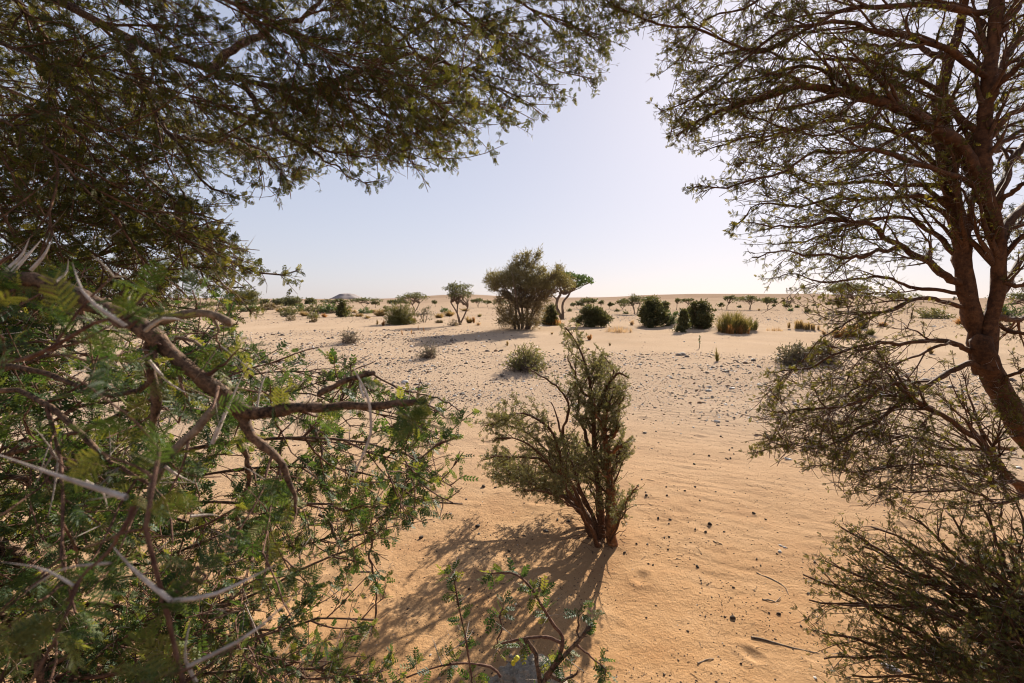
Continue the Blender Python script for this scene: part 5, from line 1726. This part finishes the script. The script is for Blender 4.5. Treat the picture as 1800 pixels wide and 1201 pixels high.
shrub(530, 548, 24, 538, 'dull green shrub behind the yellow clump in front of the broad olive shrub', 'leaf_green', stems=40)
shrub(605, 545, 26, 536, 'hazy olive shrub behind the dark cone shaped bush', 'leaf_olive', stems=40)
shrub(642, 551, 22, 542, 'low green shrub below the wide flat-topped acacia with bent trunk', 'leaf_green', stems=36)
shrub(680, 549, 22, 540, 'olive shrub between the wide yellow patch and the big broom shrub', 'leaf_olive', stems=36)
shrub(362, 541, 30, 532, 'small far olive shrub under the hanging twigs at the far left', 'leaf_acacia', stems=36)
umbrella(598, 536, 20, 524, 'dark little acacia standing directly before the flat-topped hill', thick=0.6)
umbrella(705, 538, 20, 525, 'little acacia half hidden left of the tall dark umbrella', thick=0.6)
umbrella(880, 541, 20, 525, 'thin acacia touching the left flank of the big shaggy tree', thick=0.5)
tuft(645, 560, 14, 553, 'straw tuft on sand below the low green shrub')
tuft(612, 548, 16, 541, 'pale yellow tuft behind the shoulder of the cone shaped bush')
tuft(493, 549, 16, 541, 'dry yellow tuft left of the grey green round shrub')
# right half
bush(965, 572, 27, 537, 'small dark bush with orange dry skirt below the umbrella acacia', 'leaf_dark', skirt='grass_orange')
bush(1042, 575, 58, 539, 'wide dark evergreen bush with level top right of the umbrella acacia', 'leaf_dark', n=8000)
bush(1145, 575, 47, 527, 'tall rounded dark evergreen bush in the middle of the right side', 'leaf_dark', n=8500)
bush(1201, 584, 28, 547, 'small dark pointed bush in front of a sand mound', 'leaf_dark', cone=True, n=4200)
bush(1228, 577, 46, 531, 'dark evergreen bush on the sand mound left of the reeds', 'leaf_dark', n=8000)
shrub(1179, 570, 26, 546, 'dull green shrub between the two tall dark bushes', 'leaf_green', stems=60)
umbrella(1116, 552, 38, 514, 'tall grey green acacia behind the rounded dark bush', thick=0.55, n=1500, nst=3, flat=0.5)
umbrella(1143, 550, 26, 519, 'flat acacia showing only its top over the rounded dark bush', thick=0.35)
umbrella(1164, 556, 24, 520, 'narrow upright acacia right behind the rounded dark bush', thick=0.7, flat=0.3)
umbrella(1034, 543, 28, 521, 'pale acacia above the wide dark bush with level top', thick=0.55, nst=2)
umbrella(1015, 543, 20, 528, 'low sparse acacia right of the umbrella acacia trunk', thick=0.6)
umbrella(1057, 543, 11, 527, 'slim small acacia above the right end of the wide level bush', thick=0.5)
umbrella(1071, 543, 10, 530, 'dark tiny acacia right of the slim small one', 'leaf_dark', thick=0.6)
umbrella(1094, 544, 20, 524, 'dark one-sided acacia left of the tall grey green one', 'leaf_dark', thick=0.5)
umbrella(1189, 545, 12, 524, 'small acacia with tall bare stem above the dull green shrub', thick=0.35)
umbrella(1212, 543, 16, 523, 'small flat acacia peeping over the bush on the sand mound', thick=0.35)
umbrella(1278, 544, 20, 519, 'lopsided little acacia with its crown swept right above the reeds', thick=0.3, lean=0.15)
umbrella(1268, 544, 12, 531, 'stunted twiggy acacia at the foot of the lopsided one', thick=0.6)
umbrella(1318, 545, 38, 518, 'dark umbrella acacia with curved double trunk on the stony slope', 'leaf_acacia', thick=0.4, nst=2, n=1100)
umbrella(1349, 544, 22, 520, 'lighter acacia touching the dark umbrella one on the slope', thick=0.5)
umbrella(1381, 545, 14, 533, 'little dark acacia alone on the stony slope', thick=0.6)
umbrella(1490, 548, 78, 496, 'wide flat-topped acacia on the slope seen through the right tree', thick=0.28, nst=2, n=2200)
umbrella(1578, 545, 46, 514, 'flat acacia on the slope near the right trunk', thick=0.25, n=1000)
umbrella(1456, 539, 10, 530, 'speck of a dark acacia high on the stony slope', thick=0.6)
shrub(1390, 547, 8, 543, 'tiny green cushion beside the little dark slope acacia', 'leaf_green', stems=20)
shrub(1419, 550, 11, 543, 'small olive cushion on the stony slope left of the black block', 'leaf_olive', stems=24)
tuft(1334, 547, 6, 542, 'small yellow tuft under the umbrella acacia on the slope')
for (x, y, w) in ((1190, 553, 9), (1172, 548, 8), (1155, 545, 6), (1205, 548, 7), (1232, 541, 6), (1255, 547, 6), (1300, 541, 5), (1360, 539, 5), (1400, 541, 6), (1430, 538, 5), (1000, 548, 8), (1022, 550, 8), (1085, 548, 7), (1100, 552, 8)):
    shrub(x, y, w, y - w * 0.6, 'tiny dull cushion plant dotted on the stony right hand slope', 'leaf_acacia', 'cushion_plant', stems=18, n=120, group='cushion plants on the stony slope')
tuft(1087, 584, 52, 569, 'mound of sparse bleached dry grass between the dark bushes', 'grass_pale', n=300, foot=0.42, upright=0.3, wpx=0.6, clumps=90)
tuft(1110, 572, 16, 560, 'taller bleached grass behind the sparse mound', 'grass_pale')
tuft(1036, 598, 15, 584, 'orange brown dried ball plant right of the top of the young acacia', 'grass_orange', upright=0.2)
tuft(1072, 608, 10, 601, 'dark withered clod of grass on the bare sand', 'leaf_brush', upright=0.2)
tuft(1287, 584, 74, 543, 'big green reed tussock with rusty base on a low mound', 'reed', 'reed_tussock', n=1500, upright=0.9, foot=0.30, wpx=0.8)
tuft(1287, 586, 66, 566, 'rusty dead stalks ringing the foot of the reed tussock', 'grass_orange', 'dry_stalks', n=420, upright=0.5, foot=0.40)
tuft(1322, 580, 34, 556, 'browner reeds at the right end of the big tussock', 'leaf_olive', 'reed_tussock', n=360, upright=0.6, foot=0.3)
tuft(1260, 635, 15, 609, 'small upright yellow green tussock alone on the sand', 'reed', n=110, foot=0.1)
tuft(1400, 577, 34, 560, 'golden grass patch right of the reeds, the nearer of a pair', 'grass_yellow', foot=0.4, clumps=16)
tuft(1428, 580, 30, 562, 'golden grass patch right of the reeds, with reddish base', 'grass_yellow', foot=0.4, clumps=14)
tuft(1362, 582, 30, 572, 'scraggy dry twigs between reeds and golden grass', 'grass_pale', n=90, foot=0.42, clumps=40)
tuft(1477, 594, 32, 571, 'reddish dry grass on a hummock beneath the wide flat-topped acacia', 'grass_orange', foot=0.3)
tuft(1500, 591, 32, 567, 'orange dry grass right of the reddish hummock grass', 'grass_orange', foot=0.3)
tuft(1450, 588, 26, 576, 'thin pale dry grass left of the reddish hummock grass', 'grass_pale', n=90)
bush(1515, 578, 13, 559, 'little dark bush behind the orange dry grass', 'leaf_dark', n=700)
tuft(1530, 589, 22, 576, 'olive tuft right of the orange dry grass', 'leaf_olive')
tuft(1552, 574, 20, 563, 'small orange grass seen behind the right tree twigs', 'grass_orange')
tuft(1637, 622, 17, 606, 'yellow tuft left of the right trunk seen through branches', 'grass_yellow')
shrub(1402, 641, 76, 603, 'wide grey brown leafy shrub below the golden grass', 'leaf_grey', stems=130, n=2400, up=1.4, size=5, aspect=0.35, base_w=0.2)
shrub(1447, 637, 54, 600, 'second grey brown shrub half hidden by hanging right hand twigs', 'leaf_grey', stems=100, n=1500, up=1.4, size=5, aspect=0.35, base_w=0.2)
tuft(1700, 570, 46, 552, 'dull orange grass behind the right trunk', 'grass_orange', foot=0.3)
shrub(1640, 560, 60, 540, 'dark shrub right behind the leaning trunk', 'leaf_olive', stems=60)
shrub(1765, 562, 80, 530, 'green shrub at the right edge behind the forked trunk', 'leaf_green', stems=80)
umbrella(1790, 552, 80, 510, 'broad acacia at the right edge beyond the forked trunk', thick=0.5, nst=2, n=1800)


def sapling_plant():
    g, s, rng = place(1229, 613)
    t = thing('milkweed_plant', 'small bright green big-leaved seedling with one stem on bare sand', 'plant', g)
    mb = MB()
    Pl, Rl = limb([g, g + np.array((0.6 * s, 0, 11 * s)), g + np.array((0, 0, 22 * s))], 0.7 * s, 0.4 * s, 8)
    tubes(mb, Pl, Rl, 5)
    mb.build('stem', M['bark_far'], t)
    for k in range(12):
        z = (8 + k * 1.15) * s
        a = k * 2.4
        u = np.array([[math.cos(a), math.sin(a), 0.75]]) * 3.6 * s
        mb = MB()
        w = np.array([[-math.sin(a), math.cos(a), 0.0]]) * 1.5 * s
        blades(mb, g + np.array([[0, 0, z]]), u, w, rng)
        mb.build('leaf', M['leaf_green'], t, smooth=False)


sapling_plant()


# ------------------------------------------------------------------ stones, droppings, sticks
def stones():
    rng = np.random.RandomState(77)
    kinds = {}
    for k in ('stone_dark', 'stone_brown', 'stone_pale', 'dropping'):
        kinds[k] = [stone_mesh(M[k], 10 * i + len(k), 1, 0.55 if k != 'dropping' else 0.8, 0.25) for i in range(6)]
    grp = {'stone_dark': ('dark stones', 'dark grey'),
           'stone_brown': ('brown stones', 'rust brown'),
           'stone_pale': ('pale stones', 'pale whitish')}
    # every visible candidate, then the largest in the picture become things, the rest one mass
    n = 320000
    r = 1.6 * np.exp(rng.rand(n) * math.log(130 / 1.6))
    a = rng.uniform(-0.86, 0.86, n)
    x, y = r * np.sin(a), r * np.cos(a)
    keep = rng.rand(n) < gravel_mask(x, y) * np.where(r < 30, 0.9, 0.8) + 0.012
    x, y, r = x[keep], y[keep], r[keep]
    cl = np.clip(0.35 + 1.6 * perlin(x / 1.3 + 40, y / 1.0 + 3), 0.12, 1.3)
    size = np.exp(rng.normal(-4.75, 0.62, len(x))) * np.clip(r / 9, 0.45, 2.2) * (0.6 + 0.6 * cl)
    size = np.clip(size, 0.003, 0.14)
    px_ = size / r * FPX
    k2 = px_ > 0.42
    x, y, r, size, px_ = x[k2], y[k2], r[k2], size[k2], px_[k2]
    z = height(x, y)
    mi = rng.choice(3, len(x), p=[0.6, 0.2, 0.2])
    names = ['stone_dark', 'stone_brown', 'stone_pale']
    eul = np.stack([rng.normal(0, 0.25, len(x)), rng.normal(0, 0.25, len(x)), rng.uniform(0, 2 * PI, len(x))], -1)
    px_v = np.where((np.abs(x / y) < 1.05) & (r > 6.0), px_, 0)
    order = np.argsort(-px_v)
    one = order[:230]
    rest = np.ones(len(x), bool)
    rest[one] = False
    for i in one:
        m = names[mi[i]]
        where = 'on the stony ground left of the slender acacia' if (x[i] < -2 and r[i] > 14) else 'on the far stony slope' if r[i] > 24 else 'in the gravel left of the young acacia' if x[i] < 0.2 * r[i] * 0.4 - 0.4 else 'in the gravel between the young acacia and the right tree' if x[i] < 0.62 * r[i] else 'in the gravel behind the twigs of the right tree'
        o = link('stone', kinds[m][rng.randint(6)], None, label='%s stone lying %s' % (grp[m][1], where), category='stone', group='%s %s' % (grp[m][0], where))
        o.location = (x[i], y[i], z[i] + size[i] * 0.03)
        o.rotation_euler = eul[i]
        o.scale = (size[i],) * 3
    for k, m in enumerate(names):
        s = rest & (mi == k)
        ng = scatter_group(kinds[m])
        scatter('gravel', ng, 6, np.stack([x, y, z + size * 0.02], -1)[s], eul[s], size[s], rng, None, M[m], label='loose %s gravel strewn over the stony strips' % {'stone_dark': 'dark grey', 'stone_brown': 'rusty brown', 'stone_pale': 'whitish'}[m])
    # hand placed larger stones
    big = [(620, 587, 9, 'dark'), (578, 596, 8, 'dark'), (585, 595, 9, 'dark'), (497, 590, 9, 'dark'), (490, 587, 8, 'dark'), (478, 589, 7, 'dark'), (857, 618, 10, 'dark'), (872, 618, 10, 'brown'), (881, 617, 9, 'dark'), (820, 605, 7, 'brown'),
           (693, 640, 6, 'dark'), (1237, 681, 8, 'brown'), (1213, 709, 8, 'brown'), (1230, 709, 10, 'brown'), (1268, 645, 8, 'dark'), (1278, 656, 7, 'dark'), (1243, 656, 8, 'dark'), (1252, 699, 9, 'dark'), (1183, 658, 6, 'dark'), (1260, 742, 13, 'pale'),
           (1219, 752, 6, 'pale'), (1329, 766, 9, 'brown'), (1334, 645, 9, 'dark'), (883, 662, 12, 'dark'), (775, 655, 6, 'dark'), (1480, 668, 12, 'dark'), (1613, 674, 12, 'dark'), (1397, 711, 9, 'pale'), (1366, 663, 7, 'dark'), (690, 683, 9, 'dark'), (605, 632, 10, 'brown'), (590, 653, 9, 'brown')]
    for (u, v, w, c) in big:
        g = G(u, v)
        s = w * g[1] / FPX * 0.5
        o = link('stone', kinds['stone_' + c][rng.randint(6)], None, category='stone')
        o['label'] = {'dark': 'larger dark stone standing out from the gravel around it', 'brown': 'larger brown stone standing out from the gravel around it', 'pale': 'larger pale stone standing out from the gravel around it'}[c]
        o['group'] = 'larger %s stones' % c
        o.location = (g[0], g[1], g[2] + s * 0.2)
        o.rotation_euler = (rng.normal(0, 0.2), rng.normal(0, 0.2), rng.uniform(0, 6))
        o.scale = (s, s * 0.85, s)
    # droppings and dark pebbles on the near sand
    hand = [(1240, 936, 9), (1222, 932, 7), (1346, 914, 8), (1325, 903, 10), (1248, 923, 12), (1273, 936, 8), (1330, 985, 7), (1366, 975, 7), (1432, 991, 8), (1226, 999, 9), (1225, 995, 6), (1337, 996, 7), (1232, 1022, 7), (1289, 1034, 8), (1240, 1085, 9), (1288, 1089, 16), (1274, 1086, 7), (1369, 1081, 9), (1209, 1112, 9),
            (1302, 1169, 7), (1246, 802, 7), (1287, 788, 6), (1290, 799, 7), (1282, 792, 7), (1279, 808, 7), (1284, 807, 7), (1276, 806, 6), (1267, 768, 6), (1220, 817, 6), (1172, 872, 7), (1204, 864, 6), (1222, 857, 7), (1136, 872, 7), (1128, 844, 6), (1121, 855, 6), (1171, 857, 5), (1258, 865, 5), (1230, 881, 6),
            (740, 948, 13), (840, 927, 14), (850, 857, 12), (871, 858, 9), (960, 886, 7), (1135, 866, 7), (1157, 913, 10), (1178, 915, 7), (1176, 922, 7), (1168, 946, 8), (1176, 945, 7), (1138, 958, 8), (1119, 957, 7), (1098, 973, 7), (1174, 968, 7), (1136, 1087, 7), (1140, 992, 6), (1148, 994, 6), (1068, 1145, 7), (1167, 1190, 9),
            (1433, 1111, 11), (1408, 1103, 8), (1352, 1079, 6), (642, 957, 6), (1000, 918, 12), (980, 915, 9), (895, 970, 10), (825, 1038, 9), (785, 905, 7)]
    cnt = 260
    rr = rng.uniform(1.75, 7.5, cnt * 3)
    aa = rng.uniform(-0.5, 0.75, cnt * 3)
    hx, hy = rr * np.sin(aa), rr * np.cos(aa)
    dens = np.clip(0.35 + 1.3 * perlin(hx / 0.6 + 3, hy / 0.6 + 8) + 0.25 * (hx > 0.3), 0.03, 1)
    kk = np.where(rng.rand(cnt * 3) < dens)[0][:228]
    pts = []
    for (u, v, w) in hand:
        g = G(u, v)
        pts.append((g[0], g[1], w * g[1] / FPX * rng.uniform(0.30, 0.44)))
    for i in kk:
        pts.append((hx[i], hy[i], rng.uniform(0.002, 0.0055) * (0.7 + 0.1 * rr[i])))
    for (X, Y, s) in pts:
        tx = X / Y
        where = 'on the sand left of the shadow of the young acacia' if tx < -0.12 else 'in or beside the shadow of the young acacia' if tx < 0.19 and Y < 3.4 else 'on the sand behind the young acacia' if tx < 0.24 and Y > 3.4 else 'on the sand just right of the young acacia' if tx < 0.34 else 'on the rippled sand below the hanging right twigs' if Y > 3.6 else 'on the open sand left of the lower right bush'
        sz = 'large dark' if s > 0.014 else 'small dark'
        o = link('dropping', kinds['dropping'][rng.randint(6)], None, label='%s dried dropping %s' % (sz, where), category='dropping', group='%s droppings %s' % (sz, where))
        o.location = (X, Y, float(height(np.array([X]), np.array([Y]))[0]) + s * 0.2)
        o.rotation_euler = (rng.normal(0, 0.3), rng.normal(0, 0.3), rng.uniform(0, 6))
        o.scale = (s, s * 0.85, s * 0.9)
    # black blocks on the slope
    for (u, v, w, lab) in ((1456, 553, 9, 'black squared block lying on the stony slope'), (1466, 550, 6, 'low black stone right behind the black squared block')):
        g = G(u, v)
        s = w * g[1] / FPX * 0.55
        o = link('rock', kinds['stone_dark'][2], None, label=lab, category='rock')
        o.location = (g[0], g[1], g[2] + s * 0.3)
        o.scale = (s, s * 0.8, s * 0.8)
    # pale rock behind the low shoots
    g = G(928, 1245)
    v, f = ico(4)
    v = v * np.array([1.0, 0.8, 0.75])
    q = np.abs(perlin(v[:, 0] * 1.7 + v[:, 2] * 1.3 + 4, v[:, 1] * 1.7 - v[:, 2])) * 0.5
    q = q + 0.22 * np.abs(perlin(v[:, 0] * 4 + v[:, 2] * 3, v[:, 1] * 4 - v[:, 2] * 2 + 7)) + 0.10 * perlin(v[:, 0] * 11 + v[:, 2] * 9, v[:, 1] * 11 + v[:, 2] * 4) + 0.05 * perlin(v[:, 0] * 27, v[:, 1] * 27 + v[:, 2] * 22)
    mb = MB()
    mb.add(v * (0.85 + q)[:, None], None, f)
    me = mb.mesh('rock', M['rock'], smooth=False)
    o = link('rock', me, None, label='pale limestone rock half hidden by the leafy shoots at the bottom', category='rock')
    o.location = (g[0], g[1], g[2] + 0.07)
    o.scale = (0.15, 0.12, 0.17)


stones()


def litter():
    rng = np.random.RandomState(5)
    # fine dark and straw bits: one mass each
    n = 42000
    r = rng.uniform(1.3, 6.5, n)
    a = rng.uniform(-0.75, 0.78, n)
    x, y = r * np.sin(a), r * np.cos(a)
    k = rng.rand(n) < np.clip(0.3 + 1.1 * perlin(x / 0.5 + 9, y / 0.5), 0.04, 1) * np.clip(2.6 / r, 0.25, 1) * (0.8 + 1.2 * np.exp(-((x - 0.5) ** 2 + (y - 3.0) ** 2) / 0.5))
    x, y = x[k], y[k]
    z = height(x, y)
    bit = MB()
    v, f = ico(0)
    bit.add(v * np.array([1, 0.45, 0.4]), None, f)
    ng = scatter_group([bit.mesh('litter_bit', M['dropping'], smooth=False)])
    e = np.stack([np.zeros(len(x)), np.zeros(len(x)), rng.uniform(0, 6.3, len(x))], -1)
    scatter('leaf_litter', ng, 1, np.stack([x, y, z + 0.001], -1), e, np.exp(rng.normal(-5.75, 0.45, len(x))), rng, None, M['dropping'], label='fine dark plant litter strewn over the near sand')
    tw = MB()
    p = np.array([[[0, 0, 0], [0.35, 0.03, 0.02], [0.7, -0.02, 0.01], [1, 0.03, 0.0]]], float)
    tubes(tw, p, np.array([[0.022, 0.022, 0.018, 0.008]]), 4)
    ng = scatter_group([tw.mesh('litter_twig', M['stick'])])
    n = 1500
    r = rng.uniform(1.3, 6.0, n)
    a = rng.uniform(-0.75, 0.78, n)
    x, y = r * np.sin(a), r * np.cos(a)
    k = rng.rand(n) < np.clip(0.3 + 1.1 * perlin(x / 0.7 + 19, y / 0.7), 0.04, 1)
    x, y = x[k], y[k]
    e = np.stack([np.zeros(len(x)), rng.normal(0, 0.05, len(x)), rng.uniform(0, 6.3, len(x))], -1)
    scatter('twig_litter', ng, 1, np.stack([x, y, height(x, y) + 0.002], -1), e, rng.uniform(0.015, 0.07, len(x)), rng, None, M['stick'], label='broken straw coloured twigs strewn over the near sand')
    # single sticks
    st = [x for x in [([(1320, 1123), (1360, 1132), (1400, 1143), (1440, 1150), (1483, 1152)], 4, 'long thin bent stick on the sand near the lower right bush'), ([(1226, 1169), (1245, 1162), (1264, 1155)], 4, 'short dark stick lying left of the long bent one'),
          ([(1330, 1008), (1350, 1017), (1375, 1030), (1388, 1048)], 3, 'curved twig below the pale scraps'), ([(1340, 1056), (1358, 1060), (1374, 1054)], 4, 'forked dark twig on the sand'), ([(1419, 1045), (1432, 1044), (1445, 1047)], 4, 'stubby brown stick by the lower right bush'),
          ([(1254, 953), (1264, 956), (1278, 965)], 3, 'small curved twig near the dark droppings'), ([(1110, 902), (1130, 902), (1152, 905)], 3, 'straight pale twig right of the young acacia'), ([(620, 1004), (640, 1006), (658, 1008)], 4, 'short brown stick left of the tree shadow'), ([(824, 928), (832, 936), (840, 942)], 4, 'bent twig in the edge of the tree shadow'),
          ([(1170, 1020), (1180, 1050), (1190, 1085)], 3, 'long straw stalk lying on the lower sand'), ([(1293, 1130), (1298, 1150), (1303, 1166)], 3, 'upright looking straw stalk below the biggest clod')] if 'straight' not in x[2] and 'stalk' not in x[2] and 'bent twig' not in x[2]]
    for pts, w, lab in st:
        P3 = [G(*q) + np.array((0, 0, 0.004)) for q in pts]
        d = P3[0][1]
        Pl, Rl = limb(P3, w / 2.6 * d / FPX, w / 5 * d / FPX, 10, 0.004, rng)
        mb = MB()
        tubes(mb, Pl, Rl, 6)
        o = mb.build('stick', M['stick'])
        o['label'] = lab
        o['category'] = 'stick'
    # pale and dark scraps
    for (u, v, w, m, nm, lab) in ((1380, 963, 7, 'foil', 'scrap', 'small white scrap on the sand left of the lower right bush'), (1570, 1178, 24, 'foil', 'scrap', 'crumpled silvery wrapper under the lower right bush'), (1572, 1023, 20, 'rust', 'scrap', 'orange brown scrap seen through the lower right bush'), (1386, 808, 12, 'foil', 'scrap', 'bleached bone-like chip under the hanging twigs')):
        g = G(u, v)
        s = w * g[1] / FPX * 0.6
        me = stone_mesh(M[m], w, 2, 0.28, 0.5)
        o = link(nm, me, None, label=lab, category='scrap')
        o.location = (g[0], g[1], g[2] + s * 0.12)
        o.scale = (s, s * 0.45, s)
        o.rotation_euler = (0.1, 0.15, -0.6)


litter()
